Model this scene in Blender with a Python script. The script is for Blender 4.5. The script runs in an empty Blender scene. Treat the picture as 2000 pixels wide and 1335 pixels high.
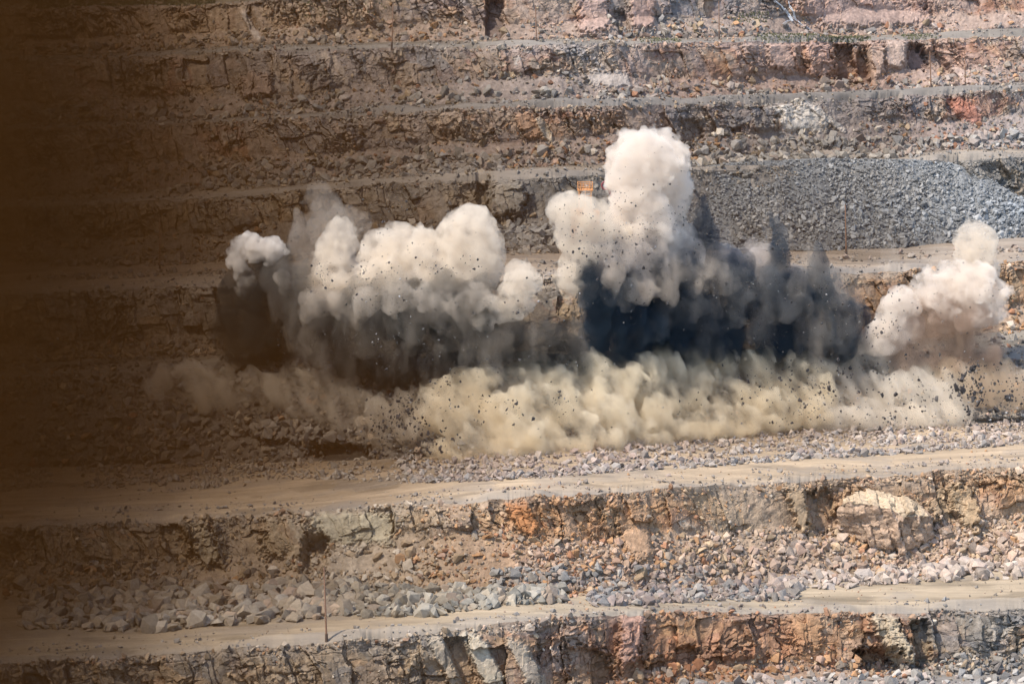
import bpy, bmesh, math, random
import numpy as np
from mathutils import Vector

# ------------------------------------------------------------------ camera, sky, sun, exposure
sc = bpy.context.scene
C = sc.collection
F = 6982.0                       # focal length in photo pixels (2000 wide)
CAM_Z = 150.0
PITCH = math.radians(10.6)       # looking down into the pit
cam_d = bpy.data.cameras.new('camera')
cam = bpy.data.objects.new('camera', cam_d)
C.objects.link(cam)
cam.location = (0, 0, CAM_Z)
cam.rotation_euler = (math.pi / 2 - PITCH, 0, 0)
cam_d.sensor_width = 36.0
cam_d.lens = 36.0 * F / 2000.0
cam_d.clip_start = 1.0
cam_d.clip_end = 20000.0
sc.camera = cam

SUN_EL, SUN_AZ = math.radians(56), math.radians(-124)   # azimuth from +Y, clockwise: from the left, a little behind the camera
sdir = Vector((math.sin(SUN_AZ) * math.cos(SUN_EL), math.cos(SUN_AZ) * math.cos(SUN_EL), math.sin(SUN_EL)))
w = bpy.data.worlds.new('World')
sc.world = w
w.use_nodes = True
sky = w.node_tree.nodes.new('ShaderNodeTexSky')
sky.sky_type = 'NISHITA'
sky.sun_disc = False
sky.sun_elevation = SUN_EL
sky.sun_rotation = SUN_AZ
bg = w.node_tree.nodes['Background']
bg.inputs['Strength'].default_value = 0.15
w.node_tree.links.new(sky.outputs[0], bg.inputs['Color'])
sun_d = bpy.data.lights.new('sun', 'SUN')
sun_d.energy = 3.1
sun_d.angle = math.radians(1.2)
sun_d.color = (1.0, 0.895, 0.755)
sun = bpy.data.objects.new('sun', sun_d)
C.objects.link(sun)
sun.rotation_euler = (-sdir).to_track_quat('-Z', 'Y').to_euler()
sun.location = (0, 0, 400)
sc.view_settings.view_transform = 'Standard'
sc.view_settings.look = 'None'
sc.view_settings.exposure = 0.97
cy = sc.cycles
cy.use_denoising = True
cy.max_bounces = 10
cy.diffuse_bounces = 2
cy.glossy_bounces = 1
cy.volume_bounces = 8
cy.transparent_max_bounces = 12
cy.use_adaptive_sampling = True
cy.adaptive_threshold = 0.02

FADE_OD = (3.6, 3.3, 2.2, 1.7, 1.38, 1.2, 1.08, .94, .83, .64, .41, .18, .0, -.3, -.8)   # optical depth of the added brown fade along the wall

random.seed(7)
rng = np.random.default_rng(7)

# ------------------------------------------------------------------ numpy noise
def hsh(ix, iy, k):
    a = (ix.astype(np.int64) * 374761393 + iy.astype(np.int64) * 668265263 + k * 974634777) & 0x7fffffff
    a = ((a ^ (a >> 13)) * 1274126177) & 0x7fffffff
    a = ((a ^ (a >> 15)) * 2246822519) & 0x7fffffff
    return ((a ^ (a >> 16)) & 0xffffff) / float(0xffffff)

def vnoise(x, y, k=0):
    ix, iy = np.floor(x), np.floor(y)
    fx, fy = x - ix, y - iy
    fx = fx * fx * (3 - 2 * fx); fy = fy * fy * (3 - 2 * fy)
    a = hsh(ix, iy, k); b = hsh(ix + 1, iy, k); c = hsh(ix, iy + 1, k); d = hsh(ix + 1, iy + 1, k)
    return (a * (1 - fx) + b * fx) * (1 - fy) + (c * (1 - fx) + d * fx) * fy

def fbm(x, y, k=0, o=4):
    s, a, t = 0, 0.5, 0
    for i in range(o):
        s = s + a * vnoise(x, y, k + i * 17); t += a; x = x * 2.03 + 5.1; y = y * 2.03 + 9.7; a *= 0.5
    return s / t - 0.5

def voro(x, y, k=0):
    """jittered-grid Voronoi: cell lattice ids, offset to the centre, F1, F2"""
    ix, iy = np.floor(x), np.floor(y)
    f1 = np.full(x.shape, 9.0); f2 = np.full(x.shape, 9.0)
    ci = np.zeros(x.shape); cj = np.zeros(x.shape); dx = np.zeros(x.shape); dy = np.zeros(x.shape)
    for i in (-1, 0, 1):
        for j in (-1, 0, 1):
            gx, gy = ix + i, iy + j
            ox = gx + 0.1 + 0.8 * hsh(gx, gy, k + 1) - x; oy = gy + 0.1 + 0.8 * hsh(gx, gy, k + 2) - y
            d = np.sqrt(ox * ox + oy * oy)
            m = d < f1
            f2 = np.where(m, f1, np.minimum(f2, d)); f1 = np.where(m, d, f1)
            ci = np.where(m, gx, ci); cj = np.where(m, gy, cj); dx = np.where(m, -ox, dx); dy = np.where(m, -oy, dy)
    return ci, cj, dx, dy, f1, f2

def blocks(x, y, k, tilt=1.0):
    ci, cj, dx, dy, f1, f2 = voro(x, y, k)
    h = hsh(ci, cj, k + 5) - 0.5
    tx = (hsh(ci, cj, k + 6) - 0.5) * tilt; ty = (hsh(ci, cj, k + 7) - 0.5) * tilt
    crack = np.clip((f2 - f1) / 0.10, 0, 1)
    return h + tx * dx + ty * dy, crack, hsh(ci, cj, k + 8)

def cells1(x, k):
    """jittered 1-D cells: id, signed offset from the cell's seed, distance to the border"""
    ix = np.floor(x); f1 = np.full(x.shape, 9.0); f2 = f1.copy(); ci = np.zeros(x.shape); dx = np.zeros(x.shape)
    kk = np.asarray(k)
    for i in (-1, 0, 1):
        g = ix + i; o = x - (g + 0.08 + 0.84 * hsh(g, kk + 0 * g, 11)); d = np.abs(o)
        m = d < f1
        f2 = np.where(m, f1, np.minimum(f2, d)); f1 = np.where(m, d, f1); ci = np.where(m, g, ci); dx = np.where(m, o, dx)
    return ci, dx, (f2 - f1) * 0.5

def columns(x, v, k, tilt=1.0):
    """joint-bounded columns, each broken across at its own heights: height, crack mask, random per block"""
    ci, dx, ex = cells1(x, k)
    cj, dv, ev = cells1(v + 13.7 * hsh(ci, 0 * ci, k + 1), ci * 7 + k)
    h = hsh(ci, 0 * ci, k + 2) - 0.5 + 0.6 * (hsh(ci, cj, k + 3) - 0.5)
    h = h + (hsh(ci, cj, k + 4) - 0.5) * tilt * dx + (hsh(ci, cj, k + 5) - 0.6) * tilt * 0.8 * dv
    return h, np.clip(ex / 0.05, 0, 1) * np.clip(0.3 + ev / 0.05, 0, 1), hsh(ci, cj, k + 6)

def sstep(a, b, x):
    t = np.clip((x - a) / (b - a), 0, 1); return t * t * (3 - 2 * t)

# ------------------------------------------------------------------ pixel rays
def m_of(py):
    v = (667.5 - py) / F
    return (-math.sin(PITCH) + v * math.cos(PITCH)) / (math.cos(PITCH) + v * math.sin(PITCH))

def dy_of(py):
    return math.cos(PITCH) + (667.5 - py) / F * math.sin(PITCH)

def world(px, py, y):
    """the point at depth y seen at photo pixel px, py"""
    s = y / dy_of(py)
    return np.stack([(px - 1000.0) / F * s, y + 0 * px, CAM_Z + m_of(py) * y], -1)

# ------------------------------------------------------------------ terrace lines measured on the photo: (px, py) knots
def L(*k):
    a = np.array(k, float)
    g = np.linspace(-1500, 3500, 1001); v = np.interp(g, a[:, 0], a[:, 1])
    kr = np.exp(-0.5 * (np.arange(-60, 61) / 20.0) ** 2); kr /= kr.sum()
    v = np.convolve(np.pad(v, 60, 'edge'), kr, 'valid')          # knots rounded off
    return lambda px: np.interp(px, g, v)

lines = {
 # crest = outer edge of a terrace; toe = where the next face stands on it
 'toe1':   L((-700, 1440), (0, 1430), (900, 1420), (1100, 1390), (1300, 1335), (1700, 1318), (2000, 1315), (2700, 1290)),
 'crest1': L((-700, 1310), (0, 1292), (300, 1275), (520, 1256), (700, 1250), (900, 1222), (1100, 1200), (1250, 1190), (1500, 1192), (1700, 1196), (1850, 1188), (2000, 1183), (2700, 1165)),
 'toe2':   L((-700, 1165), (0, 1150), (300, 1145), (640, 1142), (800, 1150), (1000, 1158), (1200, 1158), (1400, 1142), (1600, 1125), (1800, 1108), (2000, 1098), (2700, 1070)),
 'crest2': L((-700, 1050), (0, 1028), (300, 1012), (500, 1004), (700, 988), (900, 976), (1100, 966), (1300, 950), (1500, 938), (1700, 930), (1900, 912), (2000, 903), (2700, 860)),
 'toe3':   L((-700, 930), (0, 915), (300, 905), (700, 900), (900, 888), (1100, 872), (1300, 852), (1600, 835), (2000, 822), (2700, 790)),
 'crest3': L((-700, 745), (0, 735), (300, 722), (430, 712), (560, 706), (700, 722), (900, 728), (1100, 715), (1300, 700), (1600, 700), (1800, 700), (2000, 700), (2700, 680)),
 'toe4':   L((-700, 715), (0, 705), (300, 695), (430, 690), (700, 690), (1100, 682), (1600, 672), (1900, 655), (2000, 640), (2700, 610)),
 'crest4': L((-700, 590), (0, 574), (200, 562), (420, 556), (800, 550), (1000, 541), (1200, 540), (1600, 534), (1800, 524), (1900, 514), (2000, 506), (2700, 480)),
 'toe5':   L((-700, 525), (0, 513), (300, 508), (600, 500), (900, 488), (1090, 482), (1400, 480), (1600, 478), (2000, 458), (2700, 430)),
 'crest5': L((-700, 425), (0, 402), (200, 396), (400, 386), (600, 366), (800, 354), (1000, 346), (1180, 340), (1400, 326), (1700, 316), (1850, 312), (2000, 304), (2700, 280)),
 'toe6':   L((-700, 400), (0, 384), (300, 370), (600, 350), (800, 338), (950, 328), (1190, 321), (1400, 310), (1700, 298), (2000, 288), (2700, 262)),
 'crest6': L((-700, 268), (0, 251), (200, 244), (400, 236), (700, 222), (900, 210), (1100, 204), (1300, 205), (1500, 196), (1700, 190), (1900, 178), (2000, 168), (2700, 140)),
 'toe7':   L((-700, 258), (0, 241), (300, 232), (500, 228), (700, 214), (900, 201), (1100, 194), (1300, 196), (1500, 188), (1700, 181), (1900, 168), (2000, 158), (2700, 130)),
 'crest7': L((-700, 130), (0, 116), (200, 113), (400, 97), (700, 92), (1000, 86), (1300, 82), (1600, 78), (1900, 72), (2000, 68), (2700, 45)),
 'toe8':   L((-700, 124), (0, 109), (200, 106), (400, 90), (700, 84), (1000, 77), (1300, 74), (1600, 70), (1900, 63), (2000, 59), (2700, 36)),
 'crest8': L((-700, 20), (0, 14), (200, 11), (400, 6), (500, 0), (640, -10), (900, -24), (1200, -34), (1600, -45), (2000, -55), (2700, -80)),
}
PX0, PX1, NC = -700, 2700, 1620
# columns are denser inside the frame
pxs = np.concatenate([np.linspace(PX0, -60, 110, endpoint=False), np.linspace(-60, 2060, NC - 220, endpoint=False), np.linspace(2060, PX1, 110)])
NC = len(pxs)

# heights column by column: each face climbs at its own slope, each terrace is level across its width
def y_at(py, z): return (z - CAM_Z) / m_of(py)
MEAN = {1: 60, 2: 50, 3: 36, 4: 58, 5: 52, 6: 52, 7: 54, 8: 56}
Z = {0: 18.0 + 0 * pxs}
toe_y, crest_y = {}, {}
for k in range(1, 9):
    toe_y[k] = y_at(lines['toe%d' % k](pxs), Z[k - 1])
    mc = m_of(lines['crest%d' % k](pxs))
    t = np.tan(np.radians(MEAN[k] + 5 * fbm(pxs / 300, 0 * pxs, 900 + k, 2)))
    crest_y[k] = (Z[k - 1] - CAM_Z - t * toe_y[k]) / (mc - t)
    Z[k] = CAM_Z + mc * crest_y[k]

# ------------------------------------------------------------------ rock colours
G_, GB, T_, O_, R_, P_, W_, D_ = [np.array(c) for c in (
    (.215, .198, .172), (.165, .17, .172), (.345, .26, .17), (.37, .205, .10), (.27, .12, .065), (.36, .245, .19), (.50, .45, .38), (.095, .09, .09))]
PAL = np.stack([G_, GB, T_, O_, R_, P_, W_, D_])
#        px: weights of  G  GB  T   O   R   P   W   D
ZONE = {
 1: [(0, (3, 1, 4, 1, .5, 0, 1, 1)), (900, (3, 1, 4, 1, .5, 0, 2, 1)), (1120, (3, 1, 1, 2, 1, 2, 2, 1)), (1270, (1, 0, 1.5, 4, 4, 1, .3, .7)), (1700, (1.5, .5, 2, 3, 3, 1, 1, 1)), (1800, (4, 2, 2, .5, 1, .5, .6, 2)), (2000, (4, 2, 2, 0, .6, 0, .5, 2))],
 2: [(0, (3, 0, 5, .3, 0, 0, .6, 1)), (560, (3, 0, 5, .6, .5, 0, .6, 1)), (680, (1, 0, 3, 0, 0, 0, 6, 0)), (780, (1, 0, 4, 1, 0, 0, 3, 0)), (900, (2, 0, 4, 3, 1, 1, 0, .3)), (1050, (1, 0, 3, 5, 2, 1, 0, .3)), (1250, (1, 0, 4, 5, 2, 1, .3, .3)), (1400, (2, 0, 5, 2, .4, 1, .5, .6)), (1700, (1, 0, 5, 2, .6, 2, .6, .4)), (2000, (.6, 0, 5, 4, .3, 1, 1, .3))],
 3: [(0, (3, 1, 2, .3, .4, 0, .3, 5)), (1000, (3, 2, 2, 0, 0, 0, .5, 5)), (2000, (3, 2, 2, .5, .3, .5, .5, 4))],
 4: [(0, (3, 1, 4, 0, .3, 0, .2, 1)), (1600, (3, 1, 4, 0, 0, .5, .5, 1)), (1720, (1, 0, 4, 3, 1, 1, .5, .4)), (2000, (1, 0, 4, 4, 1, 1, .5, .4))],
 5: [(0, (3, 1, 4, .2, .2, 0, .4, 1)), (800, (3, 2, 4, .2, .3, .2, .4, 1)), (1000, (5, 3, 2, 0, 0, 0, .3, 1)), (2000, (5, 3, 1, .2, 0, 0, .3, .6))],
 6: [(0, (3, 1, 4, .3, .8, .3, .2, 1)), (700, (4, 2, 4, .5, .5, .6, .6, 1)), (900, (3, 2, 3, .3, .3, .6, .4, .8)), (1000, (3, 2, 2, 1.4, .9, 1.5, .6, .5)), (1100, (2, 2, 2, 1, .8, 1, .5, .5)), (1300, (2, 3, 2, 2, .5, .5, .3, 1)), (1480, (4, 3, 2, .3, .3, .3, 1, .5)), (1560, (2, 1, 1, 0, 0, 0, 6, 0)), (1640, (4, 3, 1, .2, .3, 1, 1, .4)), (1870, (4, 3, 1, .3, 3, 1, .3, .3)), (2000, (4, 3, 1, .2, .5, 1, .3, .3))],
 7: [(0, (3, 1, 5, .3, .8, .3, .2, 1)), (500, (3, 2, 4, .2, .5, .3, .3, 1)), (800, (4, 3, 3, .2, .5, .6, .5, .8)), (1150, (3, 3, 2, .3, .5, 1, 1.5, .6)), (1320, (2, 2, 2, .7, 1.5, 4, .5, .4)), (1500, (1, 1, 2, 1, 1, 5, 1, .3)), (1660, (1, 1, 2, 2, 2, 4, .6, .8)), (1850, (1, .5, 2, 1, .5, 5, 1, .5)), (2000, (2, 1, 2, .5, .5, 4, .6, .4))],
 8: [(0, (2, 0, 6, .3, 1, .3, .3, .6)), (600, (2, 0, 6, .3, .5, .5, 1, .5)), (900, (3, 2, 3, 1.2, 1, 2, .3, .8)), (1150, (3, 2, 2, 1, .7, 4, .3, .8)), (1300, (3, 3, 2, 1, .6, 1, .3, 1.5)), (1480, (2, 3, 2, 1, 1, 2, .3, 1.5)), (1600, (2, 2, 2, .7, 1.2, 5, .3, .6)), (2000, (1.5, 2, 2, .5, 1.5, 5, .5, .4))],
}
def zone_w(k, px):
    z = ZONE[k]; xs = [a[0] for a in z]; W = np.array([a[1] for a in z], float)
    W = W / W.sum(1, keepdims=True)
    return np.stack([np.interp(px, xs, W[:, i]) for i in range(8)], -1)

def pick(k, px, r):
    """one palette colour per cell random r, by the zone weights at px"""
    cw = np.cumsum(zone_w(k, px), -1)
    idx = np.clip((r[..., None] > cw).sum(-1), 0, 7)
    return PAL[idx]

def mean_col(k, px):
    return zone_w(k, px) @ PAL

# ------------------------------------------------------------------ mesh helpers
def grid_mesh(name, P, col, mat, kind='structure', smooth=False):
    nr, nc = P.shape[:2]
    me = bpy.data.meshes.new(name)
    i = np.arange(nr * nc).reshape(nr, nc)
    q = np.stack([i[:-1, :-1], i[:-1, 1:], i[1:, 1:], i[1:, :-1]], -1).reshape(-1, 4)
    me.vertices.add(nr * nc); me.vertices.foreach_set('co', P.reshape(-1).astype(np.float32))
    me.loops.add(q.size); me.loops.foreach_set('vertex_index', q.reshape(-1).astype(np.int32))
    me.polygons.add(len(q)); me.polygons.foreach_set('loop_start', np.arange(0, q.size, 4, dtype=np.int32))
    me.update(calc_edges=True)
    if not smooth: me.polygons.foreach_set('use_smooth', np.zeros(len(q), bool))
    else: me.polygons.foreach_set('use_smooth', np.ones(len(q), bool))
    at = me.color_attributes.new('rock', 'FLOAT_COLOR', 'POINT')
    c4 = np.ones((nr * nc, 4), np.float32); c4[:, :3] = col.reshape(-1, 3)
    at.data.foreach_set('color', c4.reshape(-1))
    me.materials.append(mat)
    o = bpy.data.objects.new(name, me); C.objects.link(o)
    o['kind'] = kind
    return o

def rock_material(name, bump=0.5, rough=0.95, var=0.5, scale=1.0, tracks=False):
    m = bpy.data.materials.new(name); m.use_nodes = True
    nt = m.node_tree; N = nt.nodes; Lk = nt.links
    b = N['Principled BSDF']; b.inputs['Roughness'].default_value = rough
    b.inputs['Specular IOR Level'].default_value = 0.12
    at = N.new('ShaderNodeAttribute'); at.attribute_name = 'rock'
    tc = N.new('ShaderNodeNewGeometry')
    mp = N.new('ShaderNodeMapping'); Lk.new(tc.outputs['Position'], mp.inputs['Vector'])
    if tracks: mp.inputs['Scale'].default_value = (0.10, 1.0, 1.0)
    n1 = N.new('ShaderNodeTexNoise'); n1.inputs['Scale'].default_value = 1.3 * scale; n1.inputs['Detail'].default_value = 8; n1.inputs['Roughness'].default_value = 0.65
    Lk.new(mp.outputs[0], n1.inputs['Vector'])
    r = N.new('ShaderNodeMapRange'); r.inputs['From Min'].default_value = 0.3; r.inputs['From Max'].default_value = 0.7
    r.inputs['To Min'].default_value = 1 - var; r.inputs['To Max'].default_value = 1 + var * 0.75
    Lk.new(n1.outputs['Fac'], r.inputs['Value'])
    mx = N.new('ShaderNodeVectorMath'); mx.operation = 'SCALE'
    Lk.new(at.outputs['Color'], mx.inputs[0]); Lk.new(r.outputs[0], mx.inputs['Scale'])
    Lk.new(mx.outputs[0], b.inputs['Base Color'])
    bp = N.new('ShaderNodeBump'); bp.inputs['Strength'].default_value = bump; bp.inputs['Distance'].default_value = 0.35
    Lk.new(n1.outputs['Fac'], bp.inputs['Height']); Lk.new(bp.outputs[0], b.inputs['Normal'])
    return m

MAT_CLIFF = rock_material('cliff_rock', 0.7, var=0.38, scale=1.0)
MAT_ROAD = rock_material('dusty_road', 0.25, var=0.16, scale=0.8, tracks=True)
MAT_RUBBLE = rock_material('broken_rock', 0.4, var=0.22, scale=1.6)

# ------------------------------------------------------------------ cliffs and roads
ROAD_COL = {0: (.20, .185, .17), 1: (.34, .275, .195), 2: (.36, .28, .195), 3: (.22, .195, .16), 4: (.31, .255, .20), 5: (.30, .255, .205), 6: (.19, .17, .15), 7: (.20, .175, .145), 8: (.22, .185, .135)}
# slope of the scree at the foot of each face, by photo column (steeper = it climbs higher up the face)
TALUS = {1: L((0, 30), (1000, 30), (1300, 34), (2000, 36)), 2: L((0, 30), (600, 30), (750, 36), (850, 43), (1050, 43), (1250, 38), (1600, 33), (2000, 36)),
         3: L((0, 36), (2000, 36)), 4: L((0, 34), (2000, 34)), 5: L((0, 33), (900, 36), (1100, 42), (1250, 60), (1760, 60), (1850, 34), (2000, 34)),
         6: L((0, 33), (900, 33), (1300, 40), (1700, 40), (2000, 38)), 7: L((0, 34), (600, 36), (1200, 38), (1500, 34), (2000, 36)), 8: L((0, 38), (600, 40), (1200, 36), (2000, 38))}
TALC = {k: np.array(c) for k, c in {1: (.26, .23, .20), 2: (.30, .25, .20), 3: (.15, .135, .115), 4: (.25, .22, .19), 5: (.22, .215, .21), 6: (.24, .225, .21), 7: (.25, .225, .21), 8: (.30, .255, .205)}.items()}
def patch(px, py, cx, cy_, rx, ry, lean=0.0, soft=.25):
    """mask of a leaning rounded block on a face (photo pixels)"""
    u = (px - cx - lean * (py - cy_)) / rx; v = (py - cy_) / ry
    r = (np.abs(u) ** 4 + np.abs(v) ** 4) ** .25
    return sstep(1 + soft, 1 - soft, r + .6 * fbm(px / 14, py / 14, 11, 3) + .5 * fbm(px / 5, py / 5, 13, 2))
# (cx, cy, rx, ry, lean, metres outward, colour or None, colour share)
FEATURES = {
 1: [(1742, 1245, 26, 50, .45, 2.2, (.50, .42, .30), .75), (1718, 1288, 42, 24, .2, -4.5, None, 0), (1800, 1260, 16, 50, .1, -2.5, None, 0), (1235, 1235, 22, 60, -.1, 1.6, (.42, .26, .20), .8), (1340, 1280, 20, 20, 0, -2.0, None, 0), (1575, 1225, 30, 40, .1, .8, (.42, .24, .13), .6), (1150, 1300, 45, 40, .4, -2.0, None, 0), (945, 1290, 22, 60, .5, 1.6, (.50, .45, .35), .7), (905, 1300, 18, 50, .4, -1.6, None, 0), (1030, 1300, 20, 50, .5, 1.2, (.48, .42, .33), .6), (870, 1290, 16, 50, .5, 1.0, (.46, .40, .31), .5)],
 2: [(1725, 1015, 80, 38, 0, 0, (.36, .26, .19), .5), (690, 1030, 80, 32, .1, .8, (.44, .40, .30), .8), (1022, 1012, 22, 34, .45, 1.2, (.42, .19, .08), .8), (1238, 1030, 26, 62, .3, 1.0, (.44, .27, .16), .55), (1562, 990, 18, 48, .35, 1.8, (.42, .30, .18), .6), (1885, 990, 22, 44, .3, 2.0, (.44, .33, .21), .6), (1605, 1000, 26, 40, .1, -2.2, None, 0), (615, 1080, 24, 36, 0, -2.8, None, 0), (400, 1060, 24, 42, .4, 1.6, (.40, .34, .24), .5), (345, 1060, 22, 40, .4, -1.6, None, 0), (560, 1050, 46, 40, 0, 1.0, (.36, .29, .20), .6)],
 3: [(672, 884, 62, 16, 0, -2.6, (.05, .045, .04), .8), (500, 790, 60, 20, .8, -1.5, None, 0), (560, 840, 70, 22, .8, 1.8, None, 0)],  # near-black first patch paints the shadow of an overhang into the heap
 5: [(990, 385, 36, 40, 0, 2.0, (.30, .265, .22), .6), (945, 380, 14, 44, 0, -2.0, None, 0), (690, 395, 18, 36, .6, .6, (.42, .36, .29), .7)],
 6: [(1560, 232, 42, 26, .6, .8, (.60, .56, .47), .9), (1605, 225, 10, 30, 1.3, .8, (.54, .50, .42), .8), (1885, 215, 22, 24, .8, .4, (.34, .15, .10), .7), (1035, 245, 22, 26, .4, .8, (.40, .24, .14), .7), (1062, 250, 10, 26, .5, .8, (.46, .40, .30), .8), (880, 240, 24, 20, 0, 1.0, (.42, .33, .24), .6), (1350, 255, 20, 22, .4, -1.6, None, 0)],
 7: [(1652, 122, 17, 40, .12, -2.4, (.17, .115, .09), .5), (1689, 127, 12, 36, .2, -2.0, (.16, .105, .085), .5), (1712, 115, 14, 36, .05, 1.4, (.44, .32, .24), .7), (1790, 110, 20, 24, 0, -2.8, (.16, .11, .10), .6), (1835, 125, 16, 30, .8, -2.4, None, 0), (1530, 110, 30, 30, 0, 1.6, (.42, .29, .22), .6), (1600, 115, 26, 36, .1, 1.2, (.43, .29, .22), .6), (1750, 105, 22, 28, 0, 1.2, (.46, .36, .28), .6), (655, 130, 14, 34, .5, .3, (.42, .35, .27), .8), (1190, 155, 40, 16, .5, .6, (.46, .42, .36), .7), (500, 165, 34, 22, 0, 1.6, (.32, .23, .17), .6)],  # dark colours on the hollowed patches paint in recess shade
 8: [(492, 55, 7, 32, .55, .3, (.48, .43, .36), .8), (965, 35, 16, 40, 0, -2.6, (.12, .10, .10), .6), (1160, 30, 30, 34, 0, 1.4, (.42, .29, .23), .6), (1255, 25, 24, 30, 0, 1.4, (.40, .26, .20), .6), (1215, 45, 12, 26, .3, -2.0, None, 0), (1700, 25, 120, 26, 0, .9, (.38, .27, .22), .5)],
}
surf = {}                                     # undisplaced-to-displaced surfaces for placing rocks: ('face',k) / ('road',k)
def column_x(px, y, z):
    py_dy = 1.0                               # x/y along one photo column is (px-1000)/F / dy(py)
    m = (z - CAM_Z) / y
    v = (math.sin(PITCH) + m * math.cos(PITCH)) / (math.cos(PITCH) - m * math.sin(PITCH))
    return (px - 1000.0) / F * y / (math.cos(PITCH) + v * math.sin(PITCH))

def py_of(y, z):
    m = (z - CAM_Z) / y
    v = (math.sin(PITCH) + m * math.cos(PITCH)) / (math.cos(PITCH) - m * math.sin(PITCH))
    return 667.5 - F * v

def build_face(k, rows):
    f = np.linspace(0, 1, rows)[:, None]
    yt, yc, zt, zc = toe_y[k][None], crest_y[k][None], Z[k - 1][None], Z[k][None]
    px = pxs[None] + 0 * f
    H = (zc - zt)
    wx = (pxs - 1000) / F * yt[0]
    # rock plane from the crest down meets a talus slope from the toe up
    avg = H[0] / np.maximum(yc[0] - yt[0], 0.5)
    sr = np.maximum(np.tan(np.radians(70 + 12 * fbm(wx / 11, 0 * wx, 60 + k, 3))), avg * 1.08)
    ta = np.minimum(np.tan(np.radians(TALUS[k](pxs) + 12 * fbm(wx / 9, 0 * wx, 80 + k, 3))), avg * 0.97)
    if k == 3: sr = avg * 1.03; ta = avg * .97
    ym = (zc[0] - sr * yc[0] - zt[0] + ta * yt[0]) / (ta - sr)
    zm = zt[0] + ta * (ym - yt[0])
    hm = np.clip((zm - zt[0]) / H[0], 0.02, 0.96)[None]
    y = np.where(f < hm, yt + (ym[None] - yt) * f / hm, ym[None] + (yc - ym[None]) * (f - hm) / (1 - hm))
    z = np.where(f < hm, zt + (zm[None] - zt) * f / hm, zm[None] + (zc - zm[None]) * (f - hm) / (1 - hm))
    x = column_x(px, y, z)
    U, V = x, (z - zt)
    rock = sstep(-0.07, 0.07, f - hm + 0.16 * fbm(U / 4.0, V / 4.0, 33 + k, 4))   # 1 on bare rock, 0 on talus
    if k == 3: rock = 0 * rock
    chute = sstep(0.06, 0.22, fbm((U + 0.5 * V) / 5, V / 30, 36 + k, 3)) * (k != 1)    # debris chutes running down the rock
    lean = 0.35 + 0.6 * fbm(U / 30, V / 50, 7 + k, 2)
    wp = 3.0 * fbm(U / 9, V / 9, 2 + k, 3) + 1.6 * fbm(U / 2.2, V / 2.2, 3 + k, 4); wq = 3.0 * fbm(U / 9, V / 9, 5 + k, 3) + 1.6 * fbm(U / 2.2, V / 2.2, 4 + k, 4)
    wu = U + lean * V + wp; wv = V + wq - 0.12 * U
    s1 = 3.6 + 0 * U
    b1, c1, i1 = columns(wu / 3.6, wv / 4.2, 100 + 10 * k, 1.3)
    b2, c2, i2 = columns(wu / 1.25 + 31, wv / 1.6, 300 + 10 * k, 1.5)
    b3, c3, i3 = blocks(wu / 0.62, wv / 0.55 + 5 * k, 500 + 10 * k, 1.6)
    big = fbm(U / 15, V / 30, 40 + k, 3)
    rough = 0.12 + 0.88 * sstep(-0.12, 0.12, fbm(U / 7, V / 6, 45 + k, 3))     # smooth slabs and broken ground
    q_ = 1.0 if k < 5 else .72
    d = q_ * 3.0 * big + q_ * 1.6 * b1 + 0.75 * (0.35 + 0.65 * rough) * b2 + 0.55 * rough * b3 + 1.5 * fbm(U / 2.0, V / 2.0, 50 + k, 6) * (0.25 + 0.75 * rough)
    d = d - 0.22 * (1 - c1) * (fbm(U / 3, V / 3, 8 + k) > 0)
    dt = 2.2 * fbm(U / 9, V / 14, 70 + k, 3) + 0.9 * fbm(U / 1.3, V / 1.3, 74 + k, 5)
    if k == 3: dt = 4.5 * fbm(U / 14, V / 10, 70 + k, 4) + 1.4 * fbm(U / 1.8, V / 1.8, 74 + k, 5)
    rk = rock * (1 - 0.75 * chute)
    d = d * rk + dt * (1 - rk)
    py = py_of(y, z)
    marks = []
    for g in FEATURES.get(k, ()):
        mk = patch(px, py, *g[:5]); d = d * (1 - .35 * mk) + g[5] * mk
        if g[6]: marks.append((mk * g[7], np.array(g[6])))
    d = d * sstep(0, 0.06, f) * (0.45 + 0.55 * sstep(1.0, 0.86, f))
    bite = 0.7 * sstep(.07, .25, fbm(U / 6, 0 * V, 93 + k, 3)) * sstep(.55, 1, f)      # collapsed notches in the edge
    d = d - bite
    y = y - 0.9 * d; z = z - .45 * bite * sstep(.7, 1, f) + 0.30 * d * sstep(1.0, 0.8, f) + (0.9 * fbm(U / 2.5, V * 0, 91 + k, 5) - 0.25) * sstep(0.88, 1, f)
    crumb = sstep(0.80, 0.93, f + 0.16 * fbm(U / 4, V / 4, 90 + k, 3)) * (k != 3)   # the uppermost metre is loose debris
    mc = mean_col(k, px)
    pw = px + 90 * fbm(U / 6, V / 6, 12 + k)
    c_big = pick(k, pw, i1); c_mid = pick(k, pw, i2)
    low = pick(k, pw, np.clip(0.5 + 1.3 * fbm((U + 0.4 * V) / 9, V / 7, 15 + k, 4), 0, 1))
    tal = mc * 0.70 + TALC[k] * 0.30
    col = (0.15 * c_big + 0.12 * c_mid + 0.38 * low + 0.35 * mc) * (0.85 + 0.3 * i3)[..., None]
    col = col * (0.95 + 0.5 * fbm(U / 0.7, V / 5, 22 + k, 3))[..., None]
    col = col * rk[..., None] + tal * (1 - rk[..., None]) * (1 + 0.5 * fbm(U / 2, V / 3, 24 + k, 4))[..., None]
    col = col * (1 - 0.6 * crumb[..., None]) + 0.6 * crumb[..., None] * (0.5 * mc + 0.5 * np.array((.22, .20, .18)))
    for mk, c in marks: col = col * (1 - mk[..., None]) + mk[..., None] * c * (0.9 + 0.5 * fbm(U / .8, V / 2, 27 + k, 4) + .2 * (i3 - .5))[..., None]
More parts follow.
